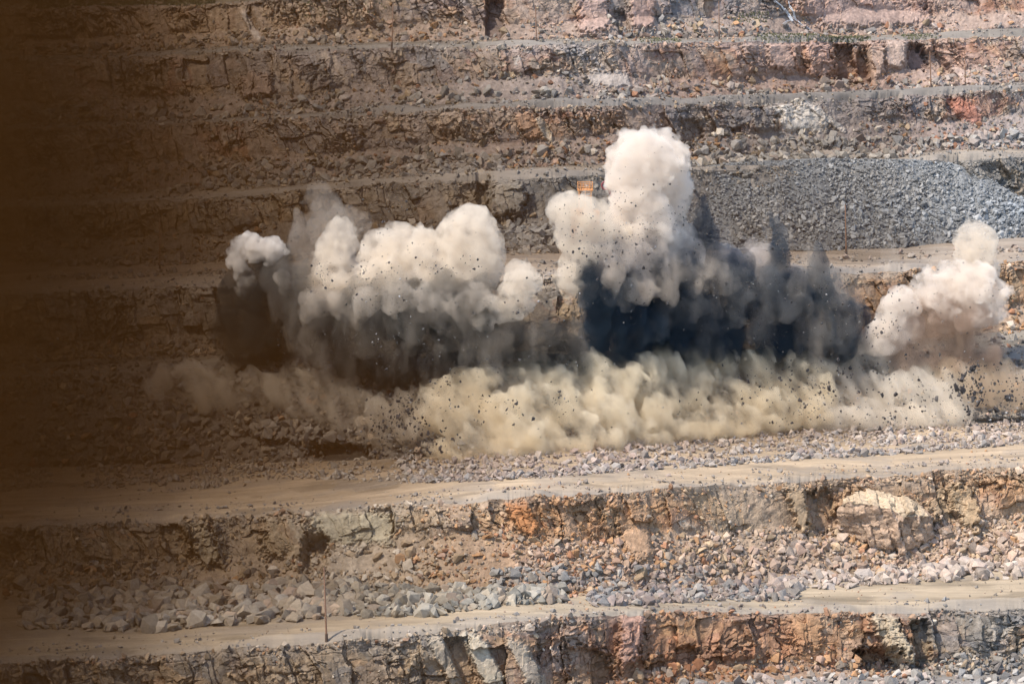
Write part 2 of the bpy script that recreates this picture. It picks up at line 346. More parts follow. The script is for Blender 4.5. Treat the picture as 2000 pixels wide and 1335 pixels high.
    if k >= 6: col = col * np.array((1.09, 1.07, 1.12))       # upper faces paler and mauve: thin haze put into the rock colour
    P = np.stack([x, y, z], -1)
    surf['face', k] = P
    surf['hm', k] = hm[0]
    return grid_mesh('cliff', P, np.clip(col, .02, .8), MAT_CLIFF)

def build_road(k, rows):
    """level terrace k between the crest of face k and the toe of face k+1"""
    f = np.linspace(0, 1, rows)[:, None]
    py_c = lines['crest%d' % k](pxs) if k else lines['toe1'](pxs) + 140
    yc = crest_y[k][None] if k else toe_y[1][None] - 60
    yt = toe_y[k + 1][None] if k < 8 else yc + 160
    y = yc + (yt - yc) * f; z = Z[k][None] + 0 * y
    px = pxs[None] + 0 * f
    if k:      # the terrace starts on the broken edge of the face below it
        E = surf['face', k][-1]
        y = y + (E[:, 1] - y[0])[None] * sstep(0.25, 0, f)
        z = z + (E[:, 2] - z[0])[None] * sstep(0.12, 0, f)
    x = column_x(px, y, z)
    if k: x[0] = E[:, 0]
    h = 0.5 * fbm(x / 9, y / 9, 200 + k, 3) + 0.12 * fbm(x / 1.2, y / 1.2, 210 + k, 3)
    berm = sstep(-0.02, 0.22, fbm(x / 22, 0 * y, 220 + k, 3)) * np.exp(-((y - yc - 1.6) / 1.1) ** 2) * 1.0
    h = h * sstep(0, 0.08, f) * sstep(1, 0.92, f) + berm * sstep(0, .02, f)
    base = np.array(ROAD_COL[k])
    col = base * (1 + 0.35 * fbm(x / 30, y / 2.2, 240 + k, 4) + 0.40 * fbm(x / 26, y / .55 + x / 40, 250 + k, 3) - 0.30 * sstep(.08, .22, fbm(x / 9, y / 3, 255 + k, 3)))[..., None]
    wob = 1.2 * fbm(x / 30, 0 * y, 260 + k, 3)
    for off, a_ in ((3.2, -.16), (5.3, -.16), (8.2, .12), (10.4, .12), (12.6, -.14), (14.8, -.14), (18.5, .1), (20.6, .1)):   # wheel tracks
        col = col * (1 + a_ * np.exp(-((y - yc - off - wob) / .42) ** 2) * sstep(-.2, .1, fbm(x / 18, off + 0 * y, 270 + k, 3)))[..., None]
        h = h - .05 * np.exp(-((y - yc - off - wob) / .42) ** 2)
    rub = sstep(0.04, 0.2, fbm(x / 6, y / 5, 230 + k, 4) + 0.05)[..., None]
    dark = np.array((.22, .2, .18))
    col = col * (1 - 0.35 * rub) + dark * 0.35 * rub
    edge = (np.exp(-((y - yc) / 2.0) ** 2))[..., None] * 0.6
    col = col * (1 - edge) + edge * dark
    P = np.stack([x, y, z + h], -1)
    surf['road', k] = P
    return grid_mesh('road' if k else 'ground', P, np.clip(col, .02, .8), MAT_ROAD, smooth=True)

FACE_ROWS = {1: 150, 2: 150, 3: 150, 4: 120, 5: 130, 6: 120, 7: 105, 8: 95}
ROAD_ROWS = {0: 60, 1: 60, 2: 70, 3: 30, 4: 50, 5: 30, 6: 20, 7: 16, 8: 40}
for k in range(0, 9):
    if k: build_face(k, FACE_ROWS[k])
    build_road(k, ROAD_ROWS[k])

# a big block juts from the second face at the right
yF = float(np.interp(1728, pxs, crest_y[2])) - 6.8
pts = [(1668, 948, 6.0), (1706, 946, 6.4), (1640, 984, .8), (1664, 978, -.4), (1700, 990, -.6), (1742, 994, -.9), (1764, 1008, -1.1), (1816, 1006, 1.2), (1800, 984, 5), (1630, 1036, 2.4), (1684, 1062, .4), (1766, 1076, -.2), (1822, 1046, 2.2), (1660, 1080, 6), (1810, 1080, 6), (1730, 970, 2.0), (1640, 1010, 5), (1818, 1010, 6)]
bm = bmesh.new()
for a_, b_, dd in pts: bm.verts.new(world(np.array(float(a_)), float(b_), yF + dd))
res = bmesh.ops.convex_hull(bm, input=bm.verts)
bmesh.ops.delete(bm, geom=list({g for g in res['geom_interior'] + res['geom_unused'] if isinstance(g, bmesh.types.BMVert) and g.is_valid}), context='VERTS')
bmesh.ops.triangulate(bm, faces=bm.faces)
for _ in range(5): bmesh.ops.subdivide_edges(bm, edges=[e for e in bm.edges if e.calc_length() > .35], cuts=1, use_grid_fill=True)
bmesh.ops.triangulate(bm, faces=bm.faces); bmesh.ops.recalc_face_normals(bm, faces=bm.faces); bm.normal_update()
Pv = np.array([v.co for v in bm.verts]); Nv = np.array([v.normal for v in bm.verts])
c1_, k1_, r1_ = columns(Pv[:, 0] + .3 * Pv[:, 2] + .8 * fbm(Pv[:, 0] / 2, Pv[:, 2] / 2, 5, 4), Pv[:, 2] / 2.2, 640, 1.0)
dsp = .8 * c1_ + .9 * fbm(Pv[:, 0] / 4, Pv[:, 2] / 4, 644, 3) + 1.0 * fbm(Pv[:, 0] / 1.4 + Pv[:, 1], Pv[:, 2] / 1.4, 641, 5) - .25 * (1 - k1_)
Pn = Pv + Nv * dsp[:, None]
cb = np.where((Nv[:, 2] + .5 * fbm(Pv[:, 0] / 1.2, Pv[:, 2] / 1.2, 643, 4) > .6)[:, None], np.array((.44, .345, .24)), np.array((.37, .265, .19)) * (.8 + .5 * r1_)[:, None]) * (1 + .6 * fbm(Pv[:, 0], Pv[:, 2] / 2, 642, 4))[:, None]  # upward faces paler: a dusty top, with sunlight put into the colour
for v, q in zip(bm.verts, Pn): v.co = q
me = bpy.data.meshes.new('cliff'); bm.to_mesh(me); bm.free()
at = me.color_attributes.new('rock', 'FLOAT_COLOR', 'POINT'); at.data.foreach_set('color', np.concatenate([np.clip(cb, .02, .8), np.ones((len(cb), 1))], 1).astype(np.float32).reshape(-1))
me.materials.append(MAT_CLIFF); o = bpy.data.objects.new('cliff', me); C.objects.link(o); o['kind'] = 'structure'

# ------------------------------------------------------------------ broken rock
def hull_rock(seed, flat=(1, 1, 1), n=11):
    r = np.random.default_rng(seed)
    p = r.normal(size=(n, 3)); p /= np.abs(p).max(1, keepdims=True) ** 0.75 * np.linalg.norm(p, axis=1, keepdims=True) ** 0.25
    p *= (0.84 + 0.22 * r.random((n, 1))) * np.array(flat)
    bm = bmesh.new()
    for q in p: bm.verts.new(q)
    res = bmesh.ops.convex_hull(bm, input=bm.verts)
    junk = {g for g in res['geom_interior'] + res['geom_unused'] if isinstance(g, bmesh.types.BMVert) and g.is_valid}
    bmesh.ops.delete(bm, geom=list(junk), context='VERTS')
    bmesh.ops.triangulate(bm, faces=bm.faces)
    bmesh.ops.recalc_face_normals(bm, faces=bm.faces)
    bm.verts.index_update()
    V = np.array([v.co for v in bm.verts]); T = np.array([[v.index for v in f.verts] for f in bm.faces])
    bm.free()
    V = V / np.abs(V).max()
    return V, T

SHAPES = [hull_rock(50 + i, ((1, .8, .65), (1, .65, .5), (1, .9, .8), (1, .55, .45))[i % 4], 11 + i % 6) for i in range(16)]

def rot_mats(n, r, lie=1.0):
    a = r.random(n) * 2 * np.pi; b = (r.random(n) - .5) * lie * 2.2; c = (r.random(n) - .5) * lie * 2.2
    ca, sa, cb, sb, cc, s_ = np.cos(a), np.sin(a), np.cos(b), np.sin(b), np.cos(c), np.sin(c)
    o, l = np.zeros(n), np.ones(n)
    Rz = np.stack([ca, -sa, o, sa, ca, o, o, o, l], -1).reshape(n, 3, 3)
    Ry = np.stack([cb, o, sb, o, l, o, -sb, o, cb], -1).reshape(n, 3, 3)
    Rx = np.stack([l, o, o, o, cc, -s_, o, s_, cc], -1).reshape(n, 3, 3)
    return Rz @ Ry @ Rx

def rock_cloud(name, pos, size, col, mat, r, parent=None, lie=1.0):
    """many rocks in one mesh"""
    n = len(pos); R = rot_mats(n, r, lie); sh = r.integers(0, len(SHAPES), n)
    vs, ts, cs, base = [], [], [], 0
    for i, (V, T) in enumerate(SHAPES):
        m = np.nonzero(sh == i)[0]
        if not len(m): continue
        P = np.einsum('nij,vj->nvi', R[m], V) * size[m][:, None, None] + pos[m][:, None]
        vs.append(P.reshape(-1, 3)); ts.append((T[None] + (np.arange(len(m)) * len(V))[:, None, None]).reshape(-1, 3) + base)
        cs.append(np.repeat(col[m], len(V), 0)); base += len(m) * len(V)
    V = np.concatenate(vs); T = np.concatenate(ts); Cc = np.concatenate(cs)
    me = bpy.data.meshes.new(name)
    me.vertices.add(len(V)); me.vertices.foreach_set('co', V.reshape(-1).astype(np.float32))
    me.loops.add(T.size); me.loops.foreach_set('vertex_index', T.reshape(-1).astype(np.int32))
    me.polygons.add(len(T)); me.polygons.foreach_set('loop_start', np.arange(0, T.size, 3, dtype=np.int32))
    me.update(calc_edges=True)
    me.polygons.foreach_set('use_smooth', np.zeros(len(T), bool))
    at = me.color_attributes.new('rock', 'FLOAT_COLOR', 'POINT')
    c4 = np.ones((len(V), 4), np.float32); c4[:, :3] = Cc
    at.data.foreach_set('color', c4.reshape(-1))
    me.materials.append(mat)
    o = bpy.data.objects.new(name, me); C.objects.link(o)
    return o

def on_surface(key, px, f):
    """points of a built surface at photo column px, row fraction f"""
    P = surf[key]; nr, nc = P.shape[:2]
    i = np.interp(px, pxs, np.arange(nc)); j = f * (nr - 1)
    i0 = np.clip(i.astype(int), 0, nc - 2); j0 = np.clip(j.astype(int), 0, nr - 2)
    a = (i - i0)[:, None]; b = (j - j0)[:, None]
    return (P[j0, i0] * (1 - a) + P[j0, i0 + 1] * a) * (1 - b) + (P[j0 + 1, i0] * (1 - a) + P[j0 + 1, i0 + 1] * a) * b

PX_M = F / 560.0
rub_pos, rub_size, rub_col, rub_zone = [], [], [], []
def scatter(key, n, pxr, fr, smin, smax, colr, zone, alpha=2.2, clump=0.0, dense=None, grey=0.3, tint=None, sink=0.25):
    """n rocks on a surface; sizes (half-length, metres) follow a power law; clumped by noise"""
    px = pxr[0] + (pxr[1] - pxr[0]) * rng.random(n); f0 = rng.random(n)
    lo = fr[0](px) if callable(fr[0]) else fr[0] + 0 * px; hi = fr[1](px) if callable(fr[1]) else fr[1] + 0 * px
    f = np.clip(lo + (hi - lo) * f0, 0, 1)
    p = on_surface(key, px, f)
    keep = rng.random(n) < np.clip(0.5 + clump * 4 * fbm(p[:, 0] / 6, p[:, 1] / 4 + p[:, 2] / 4, 61 + len(rub_pos), 3), 0.02, 1) if clump else np.ones(n, bool)
    if key[0] == 'face':                       # bare blocks and clean slabs carry no scree
        qy = py_of(p[:, 1], p[:, 2])
        for g in FEATURES.get(key[1], ()):
            if g[6]: keep &= patch(px, qy, *g[:5]) < .45 + .5 * (rng.random(n) < .08)
    if dense: keep &= rng.random(n) < dense(px, f0)
    px, p = px[keep], p[keep]; n = len(px)
    u = rng.random(n)
    s = (smin ** (1 - alpha) + u * (smax ** (1 - alpha) - smin ** (1 - alpha))) ** (1 / (1 - alpha))
    k = colr
    c = pick(k, px, rng.random(n)) * (1 - grey) + mean_col(k, px) * grey
    if tint is not None: c = c * 0.35 + 0.65 * np.array(tint)
    c = c * (0.75 + 0.6 * rng.random((n, 1)))
    p = p + np.array([0, 0, 1]) * (s * (0.6 - sink))[:, None]
    rub_pos.append(p); rub_size.append(s); rub_col.append(c); rub_zone.extend([zone] * n)

hmf = lambda k, a, b=0.0: (lambda px: np.interp(px, pxs, surf['hm', k]) * a + b)
V0, V1 = -250, 2250
GREYT = (.23, .225, .22)
# scree and broken rock on every face
for k, n in ((1, 5200), (2, 9000), (4, 5200), (5, 4500), (6, 6500), (7, 5200), (8, 4200)):
    scatter(('face', k), n, (V0, V1), (0.0, hmf(k, 1.0)), .14, .9, k, 'scree%d' % k, 2.4, clump=.5)
    scatter(('face', k), n // 3, (V0, V1), (hmf(k, .9), 0.97), .12, .5, k, 'ledge%d' % k, 2.6, clump=.8)
    scatter(('face', k), n // 4, (V0, V1), (0.88, 1.0), .14, .7, k, 'crest%d' % k, 2.6, clump=.6, grey=.6)
    scatter(('road', k - 1), n // 4, (V0, V1), (0.82, 1.0), .14, .8, k, 'foot%d' % k, 2.4, clump=.6)
    scatter(('road', k), n // 6, (V0, V1), (0.0, 0.22), .10, .5, k, 'berm%d' % k, 2.6, clump=.9, grey=.6, tint=GREYT)
# boulder rows (photo columns, share of the terrace width)
scatter(('road', 1), 2300, (40, 700), (lambda p: np.interp(p, (40, 300, 640, 700), (.42, .30, .40, .55)), 1.0), .38, 1.6, 1, 'boulders1a', 1.8, tint=(.29, .265, .225), clump=.2)
scatter(('road', 1), 760, (640, 1100), (lambda p: np.interp(p, (600, 850, 1100), (.45, .35, .62)), 1.0), .35, 1.4, 1, 'boulders1b', 1.9, tint=(.25, .24, .205))
scatter(('face', 2), 420, (960, 1400), (0.0, .22), .25, .9, 1, 'boulders2g', 2.1, tint=(.20, .20, .195))
scatter(('face', 2), 2600, (1000, 2050), (0.0, .45), .16, .65, 2, 'scree2', 2.4, tint=(.36, .28, .225))
scatter(('road', 1), 900, (1150, 1560), (0.35, 1.0), .25, 1.0, 1, 'boulders1c', 2.1, tint=(.20, .205, .205))
scatter(('road', 1), 620, (1500, 2250), (.62, 1.0), .35, 1.3, 2, 'boulders1d', 1.9, grey=.5, tint=(.36, .32, .29))
scatter(('face', 2), 500, (1350, 2250), (.0, .3), .3, 1.1, 2, 'boulders2p', 2.0, tint=(.37, .29, .24))
scatter(('road', 0), 900, (1250, 2250), (.6, 1.0), .3, 1.2, 1, 'boulders0', 2.0, tint=(.31, .30, .285))
scatter(('road', 2), 5200, (V0, 800), (lambda p: .55 + .08 * np.sin(p / 70), 1.0), .14, .75, 2, 'strip2l', 2.4, tint=(.30, .27, .235), clump=.4)
scatter(('road', 2), 8500, (780, V1), (lambda p: np.interp(p, (780, 1000, 1500, 2000), (.45, .42, .52, .55)) + .05 * np.sin(p / 45), 1.0), .14, .8, 2, 'strip2r', 2.4, tint=(.33, .30, .28), clump=.25)
scatter(('road', 2), 1200, (800, 2100), (lambda p: np.interp(p, (780, 1100, 1400, 2000), (.42, .36, .34, .42)), lambda p: np.interp(p, (780, 1100, 1400, 2000), (.5, .5, .48, .52))), .18, .75, 2, 'strip2r', 2.2, tint=(.24, .235, .235))
scatter(('road', 4), 1500, (V0, V1), (.32, .55), .16, .7, 4, 'berm4', 2.4, tint=(.24, .23, .22), clump=.7)
scatter(('road', 4), 900, (100, 1100), (.78, 1.0), .22, 1.2, 5, 'boulders4', 2.1, tint=(.29, .265, .235), clump=.5)
scatter(('face', 5), 700, (900, 1120), (.0, .25), .3, 1.3, 5, 'boulders4b', 2.0, tint=(.30, .29, .27))
scatter(('road', 5), 700, (330, 1000), (.45, 1.0), .25, 1.1, 6, 'boulders5', 2.0, tint=(.27, .25, .225), clump=.4)
scatter(('face', 6), 1300, (400, 1200), (.0, .22), .25, 1.2, 6, 'boulders5', 2.0, tint=(.27, .255, .235), clump=.5)
scatter(('road', 5), 500, (1320, 1800), (.3, 1.0), .3, 1.3, 6, 'boulders5r', 1.9, tint=(.31, .29, .26))
scatter(('face', 6), 900, (1320, 2200), (.0, .24), .3, 1.3, 6, 'boulders5r', 2.0, tint=(.30, .29, .275), clump=.3)
scatter(('face', 7), 900, (V0, V1), (.0, .16), .3, 1.3, 7, 'boulders6', 2.0, tint=(.26, .25, .235), clump=.6)
scatter(('road', 6), 350, (V0, V1), (.2, 1.0), .3, 1.2, 7, 'boulders6', 2.0, tint=(.27, .255, .24), clump=.6)
scatter(('face', 8), 700, (V0, V1), (.0, .15), .25, 1.1, 8, 'boulders7', 2.0, tint=(.27, .25, .235), clump=.6)
for k in (1, 2):
    scatter(('road', k), 900, (V0, V1), (.05, .6), .06, .35, k, 'berm%d' % k, 2.8, clump=.6, grey=.5)
for k in (5, 6, 7, 8):
    scatter(('road', k), 1500, (V0, V1), (.0, 1.0 if k < 8 else .2), .12, .6, k, 'berm%d' % k, 2.4, clump=.9, grey=.5)
# blasted heap
scatter(('face', 3), 2600, (60, 860), (0.0, 1.0), .25, 1.2, 3, 'heap', 2.1, clump=.6, tint=(.25, .215, .175))
scatter(('face', 3), 16000, (V0, V1), (0.0, 1.0), .14, .9, 3, 'heap', 2.3, clump=.5)
scatter(('road', 3), 2500, (V0, V1), (0.0, 1.0), .14, .9, 3, 'heap', 2.3, clump=.5)

# a fan of dumped grey rock lies against the fifth face, right of the tall plume
def build_fan():
    n, rows = 330, 90
    px = np.linspace(1290, 2120, n); f = np.linspace(0, 1, rows)[:, None]
    toe = np.interp(px, (1290, 1400, 1600, 1750, 1900, 2120), (485, 486, 489, 484, 470, 455))
    top = np.interp(px, (1290, 1345, 1420, 1600, 1780, 1860, 1930, 2000, 2050, 2120), (440, 330, 318, 309, 311, 318, 345, 392, 430, 455))
    zt = np.interp(px, pxs, Z[4]) + 0.1
    zt = np.convolve(np.pad(zt, 15, 'edge'), np.ones(31) / 31, 'valid')
    yt = y_at(toe, zt)
    mc = m_of(top); t = math.tan(math.radians(37))
    yc = (zt - CAM_Z - t * yt) / (mc - t); zc = CAM_Z + mc * yc
    y = yt + (yc - yt) * f; z = zt + (zc - zt) * f
    x = column_x(px[None] + 0 * f, y, z)
    d = 2.4 * fbm(x / 14, z / 9, 801, 3) * (1 - f) + 0.8 * fbm(x / 1.6, z / 1.6, 802, 4)
    y = y - d * sstep(0, .1, f); z = z + .4 * d * sstep(0, .1, f)
    c = np.array((.20, .205, .205)) * (1 + .5 * fbm(x / 2, z / 2, 803, 3))[..., None]
    # the back of the heap falls away behind its top edge
    P = np.concatenate([np.stack([x, y, z], -1), np.stack([x[-1], y[-1] + 5, z[-1] - 4], -1)[None]], 0)
    c = np.concatenate([c, c[-1:]], 0)
    o = grid_mesh('rock_heap', P, np.clip(c, .02, .8), MAT_CLIFF, 'structure')
    q = 14000
    i = rng.random(q) * (n - 1); j = rng.random(q) ** 1.0 * (rows - 1)
    p = P[j.astype(int), i.astype(int)] + rng.normal(size=(q, 3)) * np.array([.3, .1, .05])
    u = rng.random(q); smax = .38 + .6 * (1 - j / rows) * (0.4 + 0.6 * i / n)
    a = 2.3; s = (.12 ** (1 - a) + u * (smax ** (1 - a) - .12 ** (1 - a))) ** (1 / (1 - a))
    fl = fbm(p[:, 0] / 7, p[:, 2] / 4, 811, 3)[:, None]
    s = s * (1 + 1.1 * fl[:, 0])
    cc = np.array((.25, .255, .255)) * (1 + .5 * fl) * (1 + .12 * fbm(p[:, 0] / 10, p[:, 2] / 5, 815, 2)[:, None] * np.array((1.5, .3, -1.0))) * (0.6 + .8 * rng.random((q, 1)))
    rub_pos.append(p + np.array([0, 0, 1]) * (s * .3)[:, None]); rub_size.append(s); rub_col.append(cc); rub_zone.extend(['fan'] * q)
    return o
build_fan()
rub_pos = np.concatenate(rub_pos); rub_size = np.concatenate(rub_size); rub_col = np.clip(np.concatenate(rub_col), .03, .7); rub_zone = np.array(rub_zone)
print('rocks', len(rub_pos))
# the 300 that show largest stand as single boulders, the rest is rubble
ppx = 1000 + rub_pos[:, 0] * F / (rub_pos[:, 1] * math.cos(PITCH) - (rub_pos[:, 2] - CAM_Z) * math.sin(PITCH))
ppy = py_of(rub_pos[:, 1], rub_pos[:, 2])
show = rub_size / rub_pos[:, 1] * np.isin(rub_zone, ['fan'], invert=True)
show = np.where((ppx < 130) | (ppx > 1985) | (ppy < 8) | (ppy > 1325), 0, show)
show = np.where((ppx > 420) & (ppx < 1990) & (ppy > 400) & (ppy < 880), 0, show)      # where dust and smoke hide the ground
BIGS = np.argsort(-show)[:300]
rest = np.ones(len(rub_pos), bool); rest[BIGS] = False
rb = rock_cloud('rubble', rub_pos[rest], rub_size[rest], rub_col[rest], MAT_RUBBLE, rng)
rb['kind'] = 'stuff'

# ------------------------------------------------------------------ smoke and dust: closed billowing bodies filled with a scattering volume
def hsh3(ix, iy, iz, k):
    return hsh(ix + 57 * iz, iy + 113 * iz, k)

def vnoise3(p, k=0):
    i = np.floor(p); f = p - i; f = f * f * (3 - 2 * f); r = 0
    for a in (0, 1):
        wa = f[:, 0] if a else 1 - f[:, 0]
        for b in (0, 1):
            wb = f[:, 1] if b else 1 - f[:, 1]
            for c in (0, 1):
                wc = f[:, 2] if c else 1 - f[:, 2]
                r = r + wa * wb * wc * hsh3(i[:, 0] + a, i[:, 1] + b, i[:, 2] + c, k)
    return r

def fbm3(p, k=0, o=4):
    s, a, t = 0, .5, 0
    for j in range(o):
        s = s + a * vnoise3(p, k + 31 * j); t += a; a *= .5; p = p * 2.03 + 3.7
    return s / t - .5

def puff3(p, k=0):
    """round bumps with creases between them, 0 (crease) .. 1 (top)"""
    i = np.floor(p); f1 = np.full(len(p), 9.0)
    for a in (-1, 0, 1):
        for b in (-1, 0, 1):
            for c in (-1, 0, 1):
                g = i + (a, b, c)
                q = np.stack([hsh3(g[:, 0], g[:, 1], g[:, 2], k + j) for j in (1, 2, 3)], -1)
                f1 = np.minimum(f1, ((g + q - p) ** 2).sum(1))
    return np.sqrt(np.clip(1.0 - f1, 0, 1))

def surface_net(S, org, h):
    """closed quad mesh around S < 0 on a regular grid"""
    ins = S < 0
    sh = tuple(n - 1 for n in S.shape)
    acc = np.zeros(sh + (3,), np.float32); cnt = np.zeros(sh, np.float32)
    cs = lambda o: tuple(slice(o[a], o[a] + sh[a]) for a in range(3))
    for ax in range(3):
        for u in (0, 1):
            for v in (0, 1):
                o = [0, 0, 0]; o[(ax + 1) % 3] = u; o[(ax + 2) % 3] = v
                o2 = list(o); o2[ax] = 1
                A, B = S[cs(o)], S[cs(o2)]
                m = (A < 0) != (B < 0)
                t = np.where(m, A / np.where(m, A - B, 1), 0)
                for c in range(3):
                    acc[..., c] += np.where(m, (t if c == ax else o[c]), 0)
                cnt += m
    act = cnt > 0
    idx = -np.ones(sh, np.int64); idx[act] = np.arange(act.sum())
    ii = np.argwhere(act)
    V = org + h * (ii + acc[act] / cnt[act][:, None])
    Q = []
    for ax in range(3):
        o2 = [0, 0, 0]; o2[ax] = 1
        n = S.shape
        A = ins[tuple(slice(0, n[a] - o2[a]) for a in range(3))]; B = ins[tuple(slice(o2[a], n[a]) for a in range(3))]
        e = np.argwhere(A != B)
        b, c = (ax + 1) % 3, (ax + 2) % 3
        e = e[(e[:, b] > 0) & (e[:, c] > 0) & (e[:, b] < n[b] - 1) & (e[:, c] < n[c] - 1)]
        sgn = A[tuple(e.T)]
        q = []
        for (db, dc) in ((0, 0), (-1, 0), (-1, -1), (0, -1)):
            x = e.copy(); x[:, b] += db; x[:, c] += dc
            q.append(idx[tuple(x.T)])
        q = np.stack(q, -1)
        q[~sgn] = q[~sgn][:, ::-1]
        Q.append(q)
    return V, np.concatenate(Q)

def quad_mesh(name, V, Q, mat):
    me = bpy.data.meshes.new(name)
    me.vertices.add(len(V)); me.vertices.foreach_set('co', V.reshape(-1).astype(np.float32))
    me.loops.add(Q.size); me.loops.foreach_set('vertex_index', Q.reshape(-1).astype(np.int32))
    me.polygons.add(len(Q)); me.polygons.foreach_set('loop_start', np.arange(0, Q.size, 4, dtype=np.int32))
    me.update(calc_edges=True)
    me.polygons.foreach_set('use_smooth', np.ones(len(Q), bool))
    me.materials.append(mat)
    o = bpy.data.objects.new(name, me); C.objects.link(o)
    return o

def smoke_material(name, color, density, aniso=0.0, noise=None, step=0.35, rot=(0, 0, 0)):
    """noise: (scale, low, high, stretch): density rises from a tenth at low to full at high"""
    m = bpy.data.materials.new(name); m.use_nodes = True
    nt = m.node_tree; nt.nodes.clear()
    out = nt.nodes.new('ShaderNodeOutputMaterial'); v = nt.nodes.new('ShaderNodeVolumePrincipled')
    v.inputs['Color'].default_value = (*color, 1); v.inputs['Density'].default_value = density; v.inputs['Anisotropy'].default_value = aniso
    nt.links.new(v.outputs[0], out.inputs['Volume'])
    if noise:
        sc_, lo, hi, stretch = noise
        g = nt.nodes.new('ShaderNodeNewGeometry'); m1 = nt.nodes.new('ShaderNodeMapping'); mp = nt.nodes.new('ShaderNodeMapping')
        n = nt.nodes.new('ShaderNodeTexNoise'); r = nt.nodes.new('ShaderNodeMapRange')
        m1.inputs['Rotation'].default_value = rot; mp.inputs['Scale'].default_value = stretch
        n.inputs['Scale'].default_value = sc_; n.inputs['Detail'].default_value = 4; n.inputs['Roughness'].default_value = .6
        nt.links.new(g.outputs['Position'], m1.inputs[0]); nt.links.new(m1.outputs[0], mp.inputs[0]); nt.links.new(mp.outputs[0], n.inputs['Vector']); nt.links.new(n.outputs['Fac'], r.inputs['Value'])
        r.inputs['From Min'].default_value = lo; r.inputs['From Max'].default_value = hi
        r.inputs['To Min'].default_value = density * .03; r.inputs['To Max'].default_value = density
        nt.links.new(r.outputs[0], v.inputs['Density'])
        m.cycles.volume_step_rate = step
    return m

def yc3(px): return np.interp(px, pxs, crest_y[3])

def smoke(name, label, mat, blobs, seed, off=0.0, h=0.4, k=3.0, puffs=((5.0, 1.6), (2.2, .8), (1.0, .35)), rag=0.0, ragscale=(2, 2, 6), cat='dust cloud', group=None, flow=None, slope=False, kind=None):
    """blobs: (px, py, radius in photo px[, depth offset m[, vertical stretch]])"""
    B = []
    for b in blobs:
        px, py, r = b[:3]; dy = b[3] if len(b) > 3 else 0.0; st = b[4] if len(b) > 4 else 1.0
        y = float(yc3(px)) + off + dy
        if slope:                                  # lying on the blasted slope
            fr = np.interp(py, (lines['crest3'](px), lines['toe3'](px)), (0, 1))
            y = float(yc3(px) + (np.interp(px, pxs, toe_y[3]) - yc3(px)) * fr) + off + dy
        c = world(np.array(float(px)), float(py), y)
        B.append((c, r * y / F, st))
    pad = 2.0
    lo = np.min([c - r * np.array([1, 1, max(st, 1)]) for c, r, st in B], 0) - pad - rag; hi = np.max([c + r * np.array([1, 1, max(st, 1)]) for c, r, st in B], 0) + pad + rag
    n = np.ceil((hi - lo) / h).astype(int) + 1
    ax = [lo[a] + h * np.arange(n[a]) for a in range(3)]
    X, Y, Zz = np.meshgrid(*ax, indexing='ij')
    acc = np.zeros(X.shape)
    for c, r, st in B:
        d = np.sqrt((X - c[0]) ** 2 + ((Y - c[1]) * 1.0) ** 2 + ((Zz - c[2]) / st) ** 2) - r
        acc += np.exp(np.clip(-k * d, -60, 40))
    D = -np.log(acc + 1e-26) / k
    amp = sum(a for _, a in puffs) + rag
    band = (D > -amp - 1) & (D < amp + 1)
    P = np.stack([X[band], Y[band], Zz[band]], -1)
    Pf = P if flow is None else P - flow[3] * (P @ np.array(flow[:3]))[:, None] * np.array(flow[:3])[None]
    Pw = Pf + 1.2 * np.stack([fbm3(P / 4, seed + 1, 2), fbm3(P / 4, seed + 2, 2), fbm3(P / 4, seed + 3, 2)], -1)
    dd = D[band]
    for i, (s, a) in enumerate(puffs):
        dd = dd - a * (puff3(Pw / s, seed + 10 * i) - 0.69)
    if rag: dd = dd - 2 * rag * fbm3(Pf / np.array(ragscale), seed + 77, 5)
    D[band] = dd
    D[0] = D[-1] = 1; D[:, 0] = D[:, -1] = 1; D[:, :, 0] = D[:, :, -1] = 1
    V, Q = surface_net(D, lo, h)
    o = quad_mesh(name, V, Q, mat)
    o['label'] = label; o['category'] = cat
    if group: o['group'] = group
    if kind: o['kind'] = kind
    return o

cy.transparent_max_bounces = 64
ROT = (math.radians(0), math.radians(0), math.radians(0))
WHITE = smoke_material('white_smoke', (.93, .87, .80), 0.85, noise=(0.42, .35, .62, (1, 1, 1)))
CREAM = smoke_material('cream_smoke', (.905, .835, .735), .68, noise=(0.42, .36, .62, (1, 1, 1)))
GREY = smoke_material('grey_smoke', (.72, .66, .61), 0.55, noise=(0.25, .35, .6, (1, 1, .5)))
CHAR = smoke_material('charcoal_dust', (.075, .075, .072), 0.46, noise=(0.28, .34, .60, (1, 1, .4)))  # dark rock dust; shade under the plumes is put into this colour too
VEIL = smoke_material('thin_smoke', (.72, .65, .56), 0.10, noise=(0.2, .35, .65, (1, 1, .5)))
DARK = smoke_material('dark_dust', (.052, .08, .115), 0.55, noise=(0.26, .29, .56, (1, 1, .35)))  # dark particles, plus shade from the cloud above put into the colour
MURK = smoke_material('murky_dust', (.22, .20, .175), 0.32, noise=(0.30, .40, .60, (1, 1, .35)))
ASH = smoke_material('ash_smoke', (.84, .79, .73), 1.2, noise=(0.3, .3, .58, (1, 1, .6)))
WISP = smoke_material('wispy_dust', (.80, .72, .62), 0.06, noise=(0.42, .44, .66, (1, 1, .3)))
BROWN = smoke_material('brown_dust', (.50, .39, .315), 0.55, noise=(0.22, .33, .62, (1, 1, .4)))
FR = tuple(Vector((.42, -.62, -.66)).normalized().rotation_difference(Vector((0, 0, 1))).to_euler())
TAN = smoke_material('tan_dust', (.915, .835, .68), 0.75, noise=(0.30, .40, .62, (1, 1, .55)), rot=FR)
SLATE = smoke_material('slate_dust', (.24, .245, .25), 0.30, noise=(0.30, .36, .62, (1, 1, .6)))
